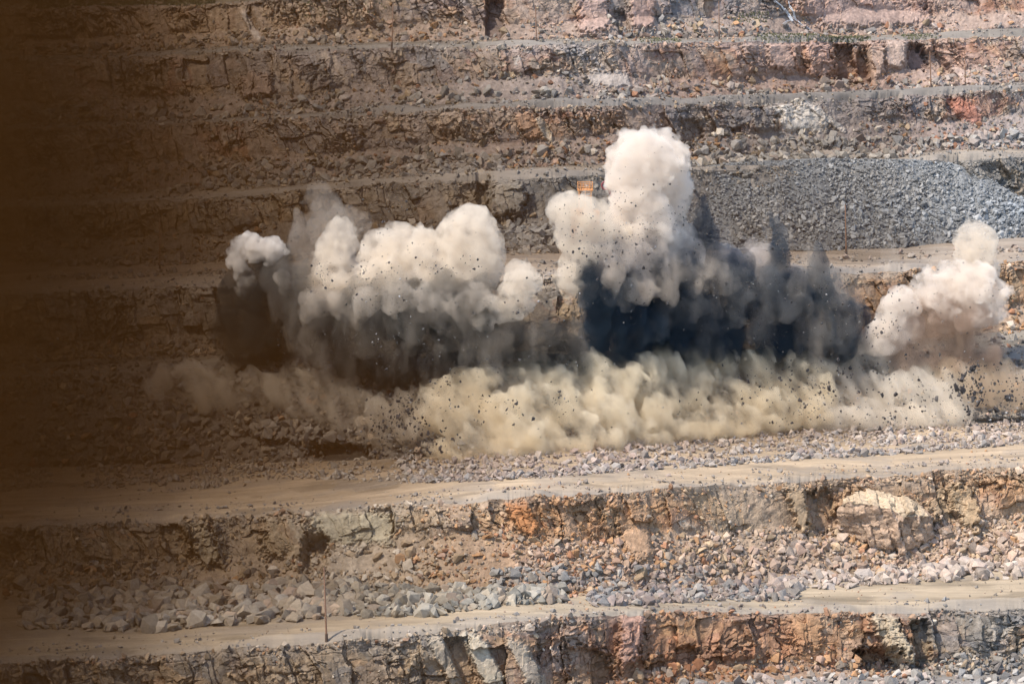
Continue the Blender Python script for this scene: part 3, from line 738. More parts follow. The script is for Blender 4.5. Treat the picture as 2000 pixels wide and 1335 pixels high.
SAND = smoke_material('sandy_dust', (.74, .62, .48), 0.45, noise=(0.3, .38, .62, (1, 1, .5)), rot=FR)
PALE = smoke_material('pale_dust', (.92, .86, .765), 0.45, noise=(0.36, .40, .62, (1, 1, .3)), rot=FR)
STREAK = smoke_material('dust_streaks', (.86, .79, .68), 0.5, noise=(0.40, .42, .64, (1, 1, .25)), rot=FR)
FLOW = (.42, -.62, -.66, .74)
BIG = ((5.0, 3.0), (2.4, 2.2), (1.15, 1.25), (.6, .55))
MID = ((4.0, 2.3), (1.9, 1.7), (.95, .95), (.55, .35))
GP = 'plumes along the blast line'
smoke('dust_plume', 'tall white mushroom plume towering above all the others', WHITE, [(1262, 322, 56), (1236, 306, 40), (1290, 308, 40), (1222, 338, 28), (1305, 340, 30), (1318, 366, 20), (1255, 372, 54), (1300, 388, 32), (1215, 388, 20), (1265, 422, 54), (1310, 432, 26), (1228, 440, 34), (1270, 470, 56), (1220, 480, 34), (1315, 480, 28)], 1, h=.38, puffs=BIG, rag=1.25, ragscale=(1.3, 1.3, 1.3), group=GP)
smoke('dust_plume', 'cream plume joined to the left side of the tallest plume', CREAM, [(1105, 412, 26), (1137, 412, 26), (1162, 424, 22), (1090, 410, 16), (1122, 430, 30), (1160, 446, 34), (1195, 455, 26), (1117, 470, 25), (1150, 485, 40), (1192, 495, 36), (1108, 518, 14), (1112, 545, 19), (1140, 572, 18), (1115, 578, 12), (1128, 560, 22)], 2, off=-1, h=.35, puffs=MID, group=GP)
smoke('dust_plume', 'grey smoke billowing below the tallest plume', GREY, [(1225, 510, 44), (1275, 515, 48), (1320, 515, 38), (1180, 515, 34), (1345, 500, 26), (1250, 545, 40)], 21, off=-3, h=.45, puffs=MID, rag=1.0, group=GP)
smoke('dust_plume', 'wide lumpy cream plume with a tall rounded right lobe', CREAM, [(918, 438, 32), (905, 430, 22), (940, 450, 22), (930, 482, 37), (945, 522, 27), (930, 555, 27), (895, 475, 35), (768, 474, 28), (790, 494, 30), (740, 500, 28), (830, 484, 28), (812, 494, 27), (852, 505, 36), (882, 525, 40), (800, 535, 42), (745, 545, 38), (700, 560, 32), (672, 462, 20), (660, 495, 28), (650, 530, 36), (670, 562, 38), (615, 562, 24), (630, 592, 28), (850, 560, 36)], 4, h=.42, puffs=BIG, rag=1.25, ragscale=(1.3, 1.3, 1.3), group=GP)
smoke('dust_plume', 'thin hazy smoke veil above the wide lumpy plume', VEIL, [(628, 405, 18, 0, 1.6), (640, 450, 34, 0, 1.4), (600, 480, 30, 0, 1.5), (690, 440, 22), (620, 540, 45)], 5, h=.5, puffs=MID, rag=2.0, group=GP)
smoke('dust_plume', 'small grey cauliflower plume with a dark column below', ASH, [(468, 484, 15), (486, 474, 14), (462, 505, 13), (470, 528, 14), (484, 548, 12), (476, 572, 10), (510, 486, 13), (530, 482, 14), (546, 490, 12), (524, 500, 13), (500, 500, 10), (548, 540, 9), (560, 560, 10)], 6, off=-1, h=.22, puffs=((1.8, 1.6), (.9, 1.1), (.45, .5)), rag=.3, ragscale=(.8, .8, .8), group=GP)
smoke('dark_dust_column', 'black dust column rising under the small grey plume', CHAR, [(510, 540, 30, 0, 1.6), (540, 530, 22, 0, 1.6), (475, 610, 44, 0, 1.4), (510, 580, 44, 0, 1.3), (510, 640, 62, 0, 1.2), (450, 660, 30, 0, 1.2), (560, 600, 36, 0, 1.4), (570, 660, 36), (480, 680, 40)], 7, h=.5, puffs=MID, rag=2.0, ragscale=(3, 3, 10), cat='dust column')
smoke('dark_dust_curtain', 'murky brown black dust curtain under the wide cream plume', CHAR, [(640, 645, 50), (700, 640, 55), (760, 630, 52), (820, 625, 58), (880, 630, 52), (940, 655, 46), (1000, 675, 38), (1055, 680, 30), (690, 700, 42), (760, 715, 44), (830, 700, 44), (900, 700, 38), (1095, 690, 24), (1120, 705, 18)], 8, off=-3, h=.55, puffs=MID, rag=2.5, ragscale=(3, 3, 9), cat='dust curtain')
smoke('brown_dust_cloud', 'brownish smoke streaming down in front of the dark curtain', MURK, [(780, 590, 50), (860, 590, 52), (940, 600, 44), (700, 600, 44), (980, 640, 40), (620, 630, 40), (560, 560, 36, 0, 1.5), (740, 640, 40), (1040, 630, 36), (1085, 640, 28), (1110, 660, 24)], 9, off=-5, h=.55, puffs=MID, rag=2.5, ragscale=(2.5, 2.5, 9))
smoke('dust_plume', 'small leaning tan plume between the two big plumes', CREAM, [(1018, 536, 17), (1032, 550, 17), (1010, 564, 18), (992, 584, 19), (966, 604, 20), (946, 624, 16), (1004, 600, 16), (1024, 592, 14)], 10, off=-6, h=.3, puffs=MID, group=GP)
smoke('dust_spout', 'thin pale dust spout standing on the crest', VEIL, [(1128, 610, 9, 0, 2), (1126, 640, 10, 0, 2), (1128, 670, 15), (1135, 690, 22)], 11, off=-6, h=.3, puffs=((1.5, .5), (.7, .25)), cat='dust spout')
D3 = [(1170, 560, 34, 0, 1.6), (1215, 545, 36, 0, 1.6), (1262, 540, 40, 0, 1.6), (1320, 545, 44, 0, 1.5), (1368, 500, 20, 0, 2.6), (1372, 560, 40, 0, 1.6), (1420, 570, 44, 0, 1.4), (1480, 590, 44, 0, 1.2), (1520, 510, 10, 0, 3), (1540, 590, 42, 0, 1.3), (1598, 545, 18, 0, 2.4), (1600, 600, 40, 0, 1.3), (1650, 620, 34, 0, 1.1), (1690, 630, 24), (1180, 640, 44), (1240, 620, 56), (1320, 640, 54), (1400, 645, 48), (1480, 655, 45), (1560, 660, 46), (1630, 665, 38), (1240, 670, 36), (1690, 670, 24)]
D3 = [(b[0], b[1] + 4, b[2] * 1.17) + b[3:] for b in D3]
smoke('dark_dust_curtain', 'blue-black dust curtain right of the tallest plume', DARK, D3, 3, off=-2, h=.55, puffs=MID, rag=3.2, ragscale=(2.6, 2.6, 10), cat='dust curtain')
smoke('grey_dust_cloud', 'grey lumpy smoke along the top of the blue-black curtain', GREY, [(1480, 500, 24), (1430, 520, 28), (1500, 528, 26), (1400, 505, 20), (1540, 545, 20), (1460, 545, 24), (1530, 555, 18)], 12, off=-1, h=.4, puffs=MID, rag=1.2)
smoke('dust_plume', 'thin dusty haze above the right end of the curtain', VEIL, [(1370, 470, 20, 0, 2), (1400, 480, 24, 0, 1.6), (1520, 480, 14, 0, 2.5), (1600, 545, 32), (1660, 570, 34), (1580, 530, 20, 0, 2), (1742, 520, 12, 0, 2.6), (1825, 490, 11, 0, 2.4)], 13, off=-3, h=.5, puffs=MID, rag=2.0, ragscale=(2, 2, 8), group=GP)
smoke('dust_plume', 'bright white plume leaning from the curtain end', WHITE, [(1752, 586, 22), (1742, 604, 24), (1770, 602, 20), (1733, 630, 24), (1714, 655, 21), (1700, 670, 15), (1748, 640, 25), (1778, 640, 18), (1735, 665, 22)], 14, off=-5, h=.3, puffs=MID, group=GP)
smoke('dust_plume', 'rounded grey-white puff on top of the far right plume', CREAM, [(1905, 468, 27), (1890, 464, 20), (1925, 474, 17), (1905, 500, 30), (1926, 512, 20), (1940, 530, 16)], 15, off=1, h=.32, puffs=MID, group=GP)
smoke('dust_plume', 'broad white cap of the far right plume', WHITE, [(1814, 546, 18), (1840, 550, 24), (1880, 546, 25), (1915, 552, 27), (1946, 576, 23), (1900, 590, 40), (1850, 590, 35), (1820, 574, 20), (1930, 602, 24), (1865, 606, 30)], 16, off=-3, h=.32, puffs=BIG, rag=1.25, ragscale=(1.3, 1.3, 1.3), group=GP)
smoke('brown_dust_cloud', 'brown dust hanging under the broad white cap', BROWN, [(1882, 628, 38), (1840, 630, 38), (1912, 630, 30), (1872, 685, 28), (1800, 655, 34), (1890, 665, 30, 0, 1.4), (1850, 695, 32), (1770, 690, 30), (1820, 600, 22), (1860, 600, 20), (1920, 690, 26)], 17, off=-4.5, h=.4, puffs=MID, rag=1.8, ragscale=(2, 2, 6))
def bank(x0, x1, n, top, bot, r0, r1, seed):
    r = np.random.default_rng(seed); out = []
    for i in range(n):
        x = x0 + (x1 - x0) * r.random(); a, b = np.interp(x, *zip(*top)), np.interp(x, *zip(*bot)); q = r.random()
        rad = r0 + (r1 - r0) * r.random()
        out.append((x, a + rad * .6 + (b - a - rad * 1.1) * q, rad, -2.6 * r.random() ** 1.5))
    return out
smoke('dust_surge', 'tan dust surge pouring down the slope under the dark curtains', TAN, bank(850, 1610, 300, [(820, 770), (900, 745), (1000, 712), (1130, 695), (1200, 700), (1300, 680), (1370, 662), (1450, 676), (1520, 702), (1600, 695)], [(820, 880), (900, 893), (1000, 888), (1230, 878), (1300, 868), (1400, 852), (1500, 842), (1600, 822)], 9, 25, 5), 18, off=-1.5, h=.36, k=2.5, puffs=((3.8, 3.2), (1.7, 2.0), (.85, 1.1), (.45, .45)), rag=1.3, ragscale=(1.4, 1.4, 1.4), flow=FLOW[:3] + (.32,), slope=True, cat='dust surge')
r_ = np.random.default_rng(3)
toe_ = lambda x: float(np.interp(x, (840, 900, 1000, 1230, 1300, 1400, 1500, 1600, 1700, 1800, 1870), (868, 884, 880, 868, 858, 842, 832, 815, 826, 818, 816)))
smoke('dust_front', 'row of small rounded tan dust puffs rolling along the foot of the surge', TAN, [(x + r_.normal() * 4, toe_(x) - 6 * r_.random(), 8 + 9 * r_.random(), -2.5 * r_.random()) for x in np.arange(860, 1610, 11)], 40, off=-2, h=.3, k=3, puffs=((2.0, 1.2), (1.0, .9), (.5, .4)), slope=True, cat='dust front')
smoke('dust_front', 'row of small whitish dust puffs at the foot of the pale dust below the right plumes', PALE, [(x + r_.normal() * 4, toe_(x) - 10 * r_.random(), 10 + 12 * r_.random(), -2.5 * r_.random()) for x in np.arange(1630, 1870, 10)], 41, off=-2, h=.3, k=3, puffs=((2.0, 1.2), (1.0, .9), (.5, .4)), slope=True, cat='dust front')
smoke('dust_surge', 'pale thin dust rolling down the slope below the right plumes', PALE, bank(1590, 1870, 46, [(1590, 700), (1680, 660), (1760, 670), (1870, 720)], [(1590, 830), (1700, 836), (1800, 828), (1870, 826)], 14, 30, 6), 19, off=-1.5, h=.42, k=2.5, puffs=MID, rag=1.5, flow=FLOW, slope=True, cat='dust surge')
smoke('dust_surge', 'sandy dust sheet sliding down the slope at the far right', SAND, bank(1850, 2090, 26, [(1850, 690), (1920, 690), (2100, 700)], [(1850, 760), (1950, 800), (2100, 815)], 14, 26, 7), 20, off=-1.5, h=.42, k=2.5, puffs=MID, rag=1.2, flow=FLOW, slope=True, cat='dust surge')
smoke('dust_surge', 'thin dust streaks over the dark rubble left of the tan surge', STREAK, bank(300, 840, 74, [(300, 730), (430, 720), (560, 715), (700, 740), (840, 770)], [(430, 790), (560, 800), (700, 860), (840, 885)], 10, 22, 8), 22, off=-.8, h=.42, k=2.5, puffs=MID, rag=1.5, flow=FLOW, slope=True, cat='dust surge')

r_ = np.random.default_rng(12)
wb = []
for (x, y, rr) in ((745, 645, 20), (700, 610, 14), (800, 615, 16), (665, 690, 20), (860, 600, 14), (905, 655, 18), (640, 705, 20), (960, 690, 18), (1000, 700, 14), (590, 640, 16), (610, 690, 18), (840, 730, 14), (730, 690, 10), (1040, 690, 12)):
    for j in range(4): wb.append((x + r_.normal() * 12, y + r_.normal() * 16, rr * (.6 + .5 * r_.random()), -3 * r_.random(), 2.2))
smoke('dust_wisp', 'thin tan dust wisps drifting before the murky curtain', WISP, wb, 31, off=-7, h=.4, puffs=MID, rag=1.5, ragscale=(1.5, 1.5, 4), cat='dust wisp')
wb = []
for (x, y, rr) in ((1560, 560, 14), (1610, 610, 12), (1640, 640, 16), (1590, 670, 14), (1500, 580, 14), (1395, 540, 16)):
    for j in range(4): wb.append((x + r_.normal() * 12, y + r_.normal() * 12, rr * (.6 + .5 * r_.random()), -3 * r_.random(), 2.2))
smoke('dust_wisp', 'faint grey dust wisps curling before the blue-black curtain', WISP, wb, 32, off=-7, h=.4, puffs=MID, rag=1.5, ragscale=(1.5, 1.5, 4), cat='dust wisp')

sl = []
for (x, y, rr) in ((1480, 645, 22), (1420, 605, 24), (1560, 610, 22), (1610, 575, 20), (1335, 600, 26), (1500, 565, 22), (1645, 640, 20), (1215, 570, 24), (1270, 640, 20), (1380, 660, 20), (1590, 665, 18), (1450, 560, 24)):
    for j in range(3): sl.append((x + r_.normal() * 14, y + r_.normal() * 12, rr * (.5 + .5 * r_.random()), -2 * r_.random()))
smoke('dark_dust_cloud', 'slate grey billows rolling on the face of the blue-black curtain', SLATE, sl, 50, off=-6, h=.38, puffs=MID, rag=1.0, ragscale=(1.6, 1.6, 3))
sl = []
for (x, y, rr) in ((640, 620, 22), (720, 655, 24), (800, 660, 24), (880, 640, 22), (690, 600, 20), (840, 600, 22), (950, 660, 20), (760, 700, 20), (600, 680, 18)):
    for j in range(3): sl.append((x + r_.normal() * 14, y + r_.normal() * 12, rr * (.5 + .5 * r_.random()), -2 * r_.random()))
smoke('dark_dust_cloud', 'brownish grey billows rolling on the face of the murky curtain', MURK, sl, 51, off=-7, h=.38, puffs=MID, rag=1.0, ragscale=(1.6, 1.6, 3))
smoke('dark_dust_column', 'dark smoky stem under the broad white cap', MURK, [(1882, 650, 15, 0, 1.8), (1868, 690, 14, 0, 1.5), (1905, 680, 9, 0, 2)], 52, off=-4, h=.35, puffs=MID, rag=1.2, ragscale=(1.5, 1.5, 5), cat='dust column')

smoke('dust_plume', 'mottled beige smoke mixing the tall plume into the blue-black curtain', smoke_material('beige_smoke', (.74, .66, .57), 0.32, noise=(0.32, .36, .62, (1, 1, .5))), [(1205, 545, 22), (1250, 560, 24), (1300, 560, 24), (1345, 545, 24), (1375, 520, 18), (1325, 520, 22), (1410, 545, 18)], 60, off=-7, h=.36, puffs=MID, rag=1.5, ragscale=(1.5, 1.5, 4), group=GP)
smoke('dust_plume', 'mottled beige smoke streaming from the wide cream plume into the murky curtain', smoke_material('beige_smoke', (.78, .70, .60), 0.32, noise=(0.32, .36, .62, (1, 1, .5))), [(620, 600, 20, 0, 1.4), (660, 600, 22), (720, 590, 22), (780, 580, 24), (840, 590, 24), (900, 590, 24), (940, 580, 18), (600, 650, 14, 0, 1.6), (700, 625, 16)], 61, off=-8, h=.36, puffs=MID, rag=1.5, ragscale=(1.5, 1.5, 4), group=GP)

# ------------------------------------------------------------------ single boulders
BSH = [hull_rock(400 + i, ((1, .8, .7), (1, .62, .55), (1, .95, .8), (1, .7, .42))[i % 4], 15 + i % 8) for i in range(24)]
WHERE = {'boulders1a': 'in the broad boulder pile left of the tall rusty pole', 'boulders1b': 'in the boulder row right of the tall rusty pole', 'boulders2g': 'on the grey scree above the lower road bend',
         'boulders1c': 'in the dark grey rubble beside the lower road', 'boulders1d': 'in the boulder row under the ochre cliff at lower right', 'boulders2p': 'on the pinkish scree under the ochre cliff',
         'boulders0': 'at the foot of the rust coloured bottom cliff', 'strip2l': 'in the rubble strip left of the dust front', 'strip2r': 'in the pale rubble strip below the tan dust surge',
         'boulders5r': 'in the boulder row above the grey rock heap', 'boulders5': 'in the boulder row left of the tallest plume', 'boulders6': 'along the third terrace from the top', 'boulders7': 'along the second terrace from the top',
         'boulders4': 'beside the mid road left of the cream plumes', 'boulders4b': 'beside the mid road left of the cream plumes', 'berm4': 'on the mid road berm', 'heap': 'on the dark blasted heap'}
ORD = {1: 'bottom', 2: 'ochre', 3: 'blasted', 4: 'mid', 5: 'grey', 6: 'sixth', 7: 'upper', 8: 'topmost'}
def where(z):
    if z in WHERE: return WHERE[z]
    n = int(z[-1]); t = z[:-1]
    return {'scree': 'on the scree slope of the %s cliff', 'ledge': 'perched on the %s rock face', 'crest': 'on the crest of the %s cliff', 'foot': 'at the foot of the %s cliff', 'berm': 'on the road edge above the %s cliff'}[t] % ORD[n]
def tone(c):
    v = c.mean(); wm = c[0] - c[2]
    return 'rusty orange' if wm > .12 else 'pinkish tan' if wm > .07 and v > .24 else 'brown' if wm > .07 else 'pale grey' if v > .27 else 'dark grey' if v < .15 else 'mid grey'
same = {}
for n, i in enumerate(BIGS):
    V, T = BSH[n % len(BSH)]
    R = rot_mats(1, rng, .8)[0]
    me = bpy.data.meshes.new('boulder')
    me.from_pydata([tuple(v) for v in (V @ R.T) * rub_size[i]], [], [tuple(t) for t in T])
    at = me.color_attributes.new('rock', 'FLOAT_COLOR', 'POINT')
    at.data.foreach_set('color', np.tile(np.append(rub_col[i], 1).astype(np.float32), len(V)))
    me.materials.append(MAT_RUBBLE)
    o = bpy.data.objects.new('boulder', me); C.objects.link(o); o.location = rub_pos[i]
    z = str(rub_zone[i]); wh = where(z)
    size = 'huge' if rub_size[i] > 1.15 else 'large' if rub_size[i] > .85 else 'medium'
    lab = '%s %s %s boulder %s' % (size, tone(rub_col[i]), ('blocky', 'long narrow', 'chunky', 'flat slab')[n % len(BSH) % 4], wh)
    px_ = ppx[i]
    same.setdefault(lab, []).append((px_, o)); o['category'] = 'boulder'; o['group'] = 'boulders ' + wh

for lab, m_ in same.items():                     # the few that look alike are told apart by their order along the row
    m_.sort(key=lambda t: t[0])
    for j, (_, o) in enumerate(m_):
        nm = [''] if len(m_) == 1 else ['left ', 'right '] if len(m_) == 2 else ['leftmost ', 'middle ', 'rightmost '] if len(m_) == 3 else ['leftmost ', 'second from left ', 'third from left ', 'rightmost '] if len(m_) == 4 else ['leftmost '] + [''] * (len(m_) - 2) + ['rightmost ']
        o['label'] = ' '.join((nm[j] + lab).split()[:16])

# ------------------------------------------------------------------ rock fragments thrown into the air
FLY = [hull_rock(700 + i, (1, .75, .6), 10) for i in range(8)]
m = rock_material('flying_rock_dark', .3, var=.25); MAT_FLY = m
fm = []
for V, T in FLY:
    me = bpy.data.meshes.new('flying_rock'); me.from_pydata([tuple(v) for v in V], [], [tuple(t) for t in T])
    at = me.color_attributes.new('rock', 'FLOAT_COLOR', 'POINT'); at.data.foreach_set('color', np.tile(np.array((.06, .055, .055, 1), np.float32), len(V)))
    me.materials.append(MAT_FLY); fm.append(me)
#  (region, centre px py, spread px py, count, size lo hi m, depth before the crest, light share)
REG = [('across the tall white plume', 1265, 400, 60, 75, 150, .06, .24, (5, 8)), ('across the foot of the tall plume', 1230, 520, 90, 50, 420, .06, .34, (5, 9)), ('over the cream plume beside the tallest', 1140, 440, 45, 45, 90, .06, .2, (6, 8)),
       ('over the blue-black curtain', 1450, 580, 170, 65, 560, .06, .30, (6, 10)), ('above the right end of the curtain', 1640, 560, 80, 70, 260, .07, .36, (6, 10)), ('in front of the wide cream plume', 770, 530, 110, 50, 260, .06, .28, (6, 9)),
       ('over the murky left curtain', 800, 640, 140, 50, 520, .06, .26, (7, 11)), ('above the tan dust surge', 1650, 770, 100, 45, 420, .09, .45, (16, 20)), ('shooting out at the far right', 1930, 775, 60, 36, 520, .09, .75, (12, 18)), ('around the far right plume', 1850, 600, 90, 60, 120, .06, .26, (7, 10)), ('over the dark gap at the left of the surge', 790, 835, 55, 45, 420, .09, .42, (16, 20)), ('on the tan surge face', 1080, 790, 200, 50, 160, .08, .36, (15, 18))]
fp, fs, fr_, fc = [], [], [], []
for (t, cx, cy_, sx, sy, n, lo, hi, (d0, d1)) in REG:
    hubs = [(random.gauss(cx, sx), random.gauss(cy_, sy)) for _ in range(max(5, n // 22))]
    for q in range(n):
        if random.random() < .6:
            hb = random.choice(hubs); px, py = random.gauss(hb[0], 14), random.gauss(hb[1], 12)
        else: px, py = random.gauss(cx, sx), random.gauss(cy_, sy)
        dep = float(yc3(px)) - random.uniform(d0, d1)
        if py > lines['crest3'](px) + 10:
            fr = np.interp(py, (lines['crest3'](px), lines['toe3'](px)), (0, 1)); dep = float(yc3(px) + (np.interp(px, pxs, toe_y[3]) - yc3(px)) * fr) - random.uniform(6, 8.5)
        fp.append(world(np.array(float(px)), py, dep)); u = random.random()
        fs.append((lo ** -2.0 + u * (hi ** -2.0 - lo ** -2.0)) ** (-1 / 2.0)); fr_.append(t); fc.append(px)
fp = np.array(fp); fs = np.array(fs); fc = np.array(fc)
order = np.argsort(-fs * (fc < 1998))[:300]
for n, i in enumerate(order):
    o = bpy.data.objects.new('flying_rock', fm[n % 8]); C.objects.link(o)
    o.location = fp[i]; o.scale = (fs[i],) * 3; o.rotation_euler = (random.random() * 6, random.random() * 6, random.random() * 6)
    o['label'] = ('larger' if fs[i] > .45 else 'small') + ' dark rock fragment flying ' + fr_[i]; o['category'] = 'flying rock'; o['group'] = 'rock fragments flying ' + fr_[i]
mk = np.ones(len(fp), bool); mk[order] = False
db = rock_cloud('flying_debris', fp[mk], fs[mk], np.where(rng.random((mk.sum(), 1)) < .12, .30, .06) * np.ones((1, 3)), MAT_FLY, rng, lie=3)
db['kind'] = 'stuff'

# ------------------------------------------------------------------ small made things
def flat_mat(name, c, rough=.6, metal=0.0):
    m = bpy.data.materials.new(name); m.use_nodes = True; N = m.node_tree.nodes; b = N['Principled BSDF']
    n = N.new('ShaderNodeTexNoise'); n.inputs['Scale'].default_value = 3; n.inputs['Detail'].default_value = 5
    r = N.new('ShaderNodeMapRange'); r.inputs['To Min'].default_value = .6; r.inputs['To Max'].default_value = 1.3
    v = N.new('ShaderNodeVectorMath'); v.operation = 'SCALE'; v.inputs[0].default_value = c
    m.node_tree.links.new(n.outputs['Fac'], r.inputs['Value']); m.node_tree.links.new(r.outputs[0], v.inputs['Scale']); m.node_tree.links.new(v.outputs[0], b.inputs['Base Color'])
    b.inputs['Roughness'].default_value = rough; b.inputs['Metallic'].default_value = metal
    return m
def bar(bm, a, b, r0, r1=None, seg=8):
    a, b = Vector(a), Vector(b); r1 = r0 if r1 is None else r1
    d = (b - a); q = d.to_track_quat('Z', 'Y')
    rings = []
    for p, r in ((a, r0), (b, r1)):
        rings.append([bm.verts.new(p + q @ Vector((r * math.cos(2 * math.pi * i / seg), r * math.sin(2 * math.pi * i / seg), 0))) for i in range(seg)])
    for i in range(seg): bm.faces.new((rings[0][i], rings[0][(i + 1) % seg], rings[1][(i + 1) % seg], rings[1][i]))
    bm.faces.new(rings[0][::-1]); bm.faces.new(rings[1])
def box(bm, c, s, rot=None):
    r = bmesh.ops.create_cube(bm, size=1.0)
    for v in r['verts']:
        v.co = Vector((v.co.x * s[0], v.co.y * s[1], v.co.z * s[2]))
        if rot: v.co.rotate(rot)
        v.co += Vector(c)
def fin(name, bm, mat, parent=None, bevel=0):
    if bevel: bmesh.ops.bevel(bm, geom=bm.edges[:], offset=bevel, segments=2, affect='EDGES')
    me = bpy.data.meshes.new(name); bm.to_mesh(me); bm.free(); me.materials.append(mat)
    o = bpy.data.objects.new(name, me); C.objects.link(o)
    if parent: o.parent = parent
    return o
def thing(name, loc, label, cat, group=None):
    e = bpy.data.objects.new(name, None); C.objects.link(e); e.location = loc; e['label'] = label; e['category'] = cat
    if group: e['group'] = group
    return e
RUST = flat_mat('weathered_pole', (.24, .135, .085), .85); STUB = flat_mat('dark_sleeve', (.10, .07, .055), .8)
ORANGE = flat_mat('orange_paint', (.50, .23, .085), .7); MAROON = flat_mat('maroon_paint', (.26, .06, .07), .5); BLUE = flat_mat('pale_blue_paint', (.42, .47, .62), .5); STEEL = flat_mat('dark_steel', (.09, .09, .09), .5, .6)
POLES = [(638, 1250, 633, 1108, 1, .13, 'rusty brown wooden pole leaning slightly beside the lower road'), (1653, 497, 1651, 400, 4, .13, 'tall reddish pole on the berm before the grey rock heap'),
         (312, 527, 312, 425, 4, .11, 'thin pole beside the mid road at the dim left side'), (765, 92, 768, 8, 7, .11, 'thin pole at the upper terrace edge above the wide plume'),
         (1048, 84, 1046, 12, 7, .12, 'pale pole against orange rock on the upper terrace'), (1819, 174, 1816, 100, 6, .13, 'grey pole before the dark hollow in the pink cliff'),
         (1886, 170, 1884, 95, 6, .10, 'thin faint pole farthest along the pink cliff'), (1405, 76, 1404, 2, 7, .10, 'thin faint pole left of the little waterfall')]
for bx, by, tx, ty, k, r, lab in POLES:
    z0 = float(np.interp(bx, pxs, Z[k])); y0 = float(y_at(by, z0)); p = world(np.array(float(bx)), by, y0); q = world(np.array(float(tx)), ty, y0)
    h = q[2] - p[2]; dx = q[0] - p[0]
    t = thing('utility_pole', Vector(p) - Vector((0, 0, .6)), lab, 'pole', 'poles along the terraces')
    bm = bmesh.new(); bar(bm, (0, 0, 0), (dx, 0, h + .6), r, r * .72); fin('pole_shaft', bm, RUST, t)
    bm = bmesh.new(); bar(bm, (-dx * 0, 0, 0), (dx * .1, 0, 1.5), r * 1.6, r * 1.45); fin('base_sleeve', bm, STUB, t)
    bm = bmesh.new(); bar(bm, (dx, 0, h + .55), (dx, 0, h + .8), .05, .04); bar(bm, (dx - .12, 0, h + .5), (dx + .12, 0, h + .5), .03); fin('insulator', bm, STEEL, t)

# electric shovel on the mid terrace; only its gantry and boom head show above the cream plume
zs = float(np.interp(1143, pxs, Z[4])); ys = float(np.interp(1143, pxs, toe_y[5])) - 7
ps = world(np.array(1143.0), 357.0, ys); px1 = world(np.array(1183.0), 362.0, ys)
top = ps[2] - zs
sh = thing('mining_shovel', (ps[0], ys, zs), 'orange lattice topped mining shovel half hidden behind the cream plume', 'mining shovel')
bm = bmesh.new()
W2, D2 = 1.18, 1.0; zb, zm2, zt2 = top - 4.6, top - 1.05, top
for sx in (-1, 1):
    for sy in (-1, 1):
        bar(bm, (sx * W2 * .8, sy * D2, zb), (sx * W2 * .8, sy * D2, zm2), .10)
for fx in (-1, -.6, -.25, .25, .6, 1):
    for sy in (-1, 1): bar(bm, (fx * W2, sy * D2, zm2), (fx * W2, sy * D2, zt2), .045)
for zz in (zm2, zm2 + .5, zt2):
    for sy in (-1, 1): bar(bm, (-W2, sy * D2, zz), (W2, sy * D2, zz), .06)
    for sx in (-1, 1): bar(bm, (sx * W2, -D2, zz), (sx * W2, D2, zz), .06)
for a_, b_ in (((-W2 * .8, -D2, zm2 - .9), (W2 * .8, -D2, zm2 - .9)), ((-W2 * .8, -D2, zb), (W2 * .8, -D2, zm2 - .9)), ((0, -D2, zb), (0, -D2, zm2)), ((W2 * .8, -D2, zb), (-W2 * .8, -D2, zm2 - .9))): bar(bm, a_, b_, .07)
fin('gantry', bm, ORANGE, sh)
bm = bmesh.new(); box(bm, (0, 0, zm2 - .06), (2.5, 2.1, .10)); box(bm, (0, .4, zm2 - .55), (1.9, 1.0, .16)); fin('platform', bm, ORANGE, sh, .02)
bm = bmesh.new(); box(bm, (0, .3, (zb + 1.6) / 2 + .3), (4.6, 3.6, zb - 1.6)); fin('house', bm, ORANGE, sh, .08)
bm = bmesh.new()
for sx in (-1.5, 1.5): box(bm, (sx, .2, .7), (1.1, 4.6, 1.3))
fin('crawler_track', bm, STEEL, sh, .2)
hx = px1[0] - ps[0]; hz = px1[2] - zs
bm = bmesh.new(); bar(bm, (hx * .9 + 4.5, .8, 2.2), (hx + .2, .3, hz - .1), .28, .2); fin('boom', bm, MAROON, sh)
bm = bmesh.new(); seg = 36
for i in range(seg):
    a0, a1 = 2 * math.pi * i / seg, 2 * math.pi * (i + 1) / seg
    bar(bm, (hx + .62 * math.cos(a0), -.1, hz + .62 * math.sin(a0)), (hx + .62 * math.cos(a1), -.1, hz + .62 * math.sin(a1)), .13)
sv = fin('boom_sheave', bm, MAROON, sh)
bm = bmesh.new(); bar(bm, (hx, -.25, hz), (hx, .15, hz), .22, .22, 16); bar(bm, (hx - .6, 0, hz), (hx + .6, 0, hz), .05); bar(bm, (hx, 0, hz - .6), (hx, 0, hz + .6), .05); fin('hub', bm, BLUE, sv)

# little waterfall over the topmost cliff
WAT = flat_mat('falling_water', (.55, .58, .62), .3)
bm = bmesh.new()
for path, w0 in (([(1512, 6), (1524, 14), (1530, 22), (1540, 32), (1548, 44)], .30), ([(1540, 4), (1542, 14), (1548, 26), (1552, 38)], .22), ([(1546, 36), (1560, 46), (1572, 54), (1584, 60)], .2), ([(1530, 50), (1540, 42), (1546, 38)], .12)):
    pts = []
    for qx, qy in path:
        for e in range(1):
            c8, t8 = float(lines['crest8'](qx)), float(lines['toe8'](qx)); ff = np.array([np.clip((t8 - qy) / (t8 - c8), .02, .98)])
            pts.append(Vector(on_surface(('face', 8), np.array([float(qx)]), ff)[0]) + Vector((0, -.35, .1)))
    for a_, b_ in zip(pts, pts[1:]):
        for j in range(3):
            o_ = Vector((random.uniform(-.3, .3), random.uniform(-.1, .1), random.uniform(-.2, .2))); bar(bm, a_ + o_, b_ + o_ * .5, w0 * random.uniform(.12, .4), w0 * random.uniform(.1, .35), 6)
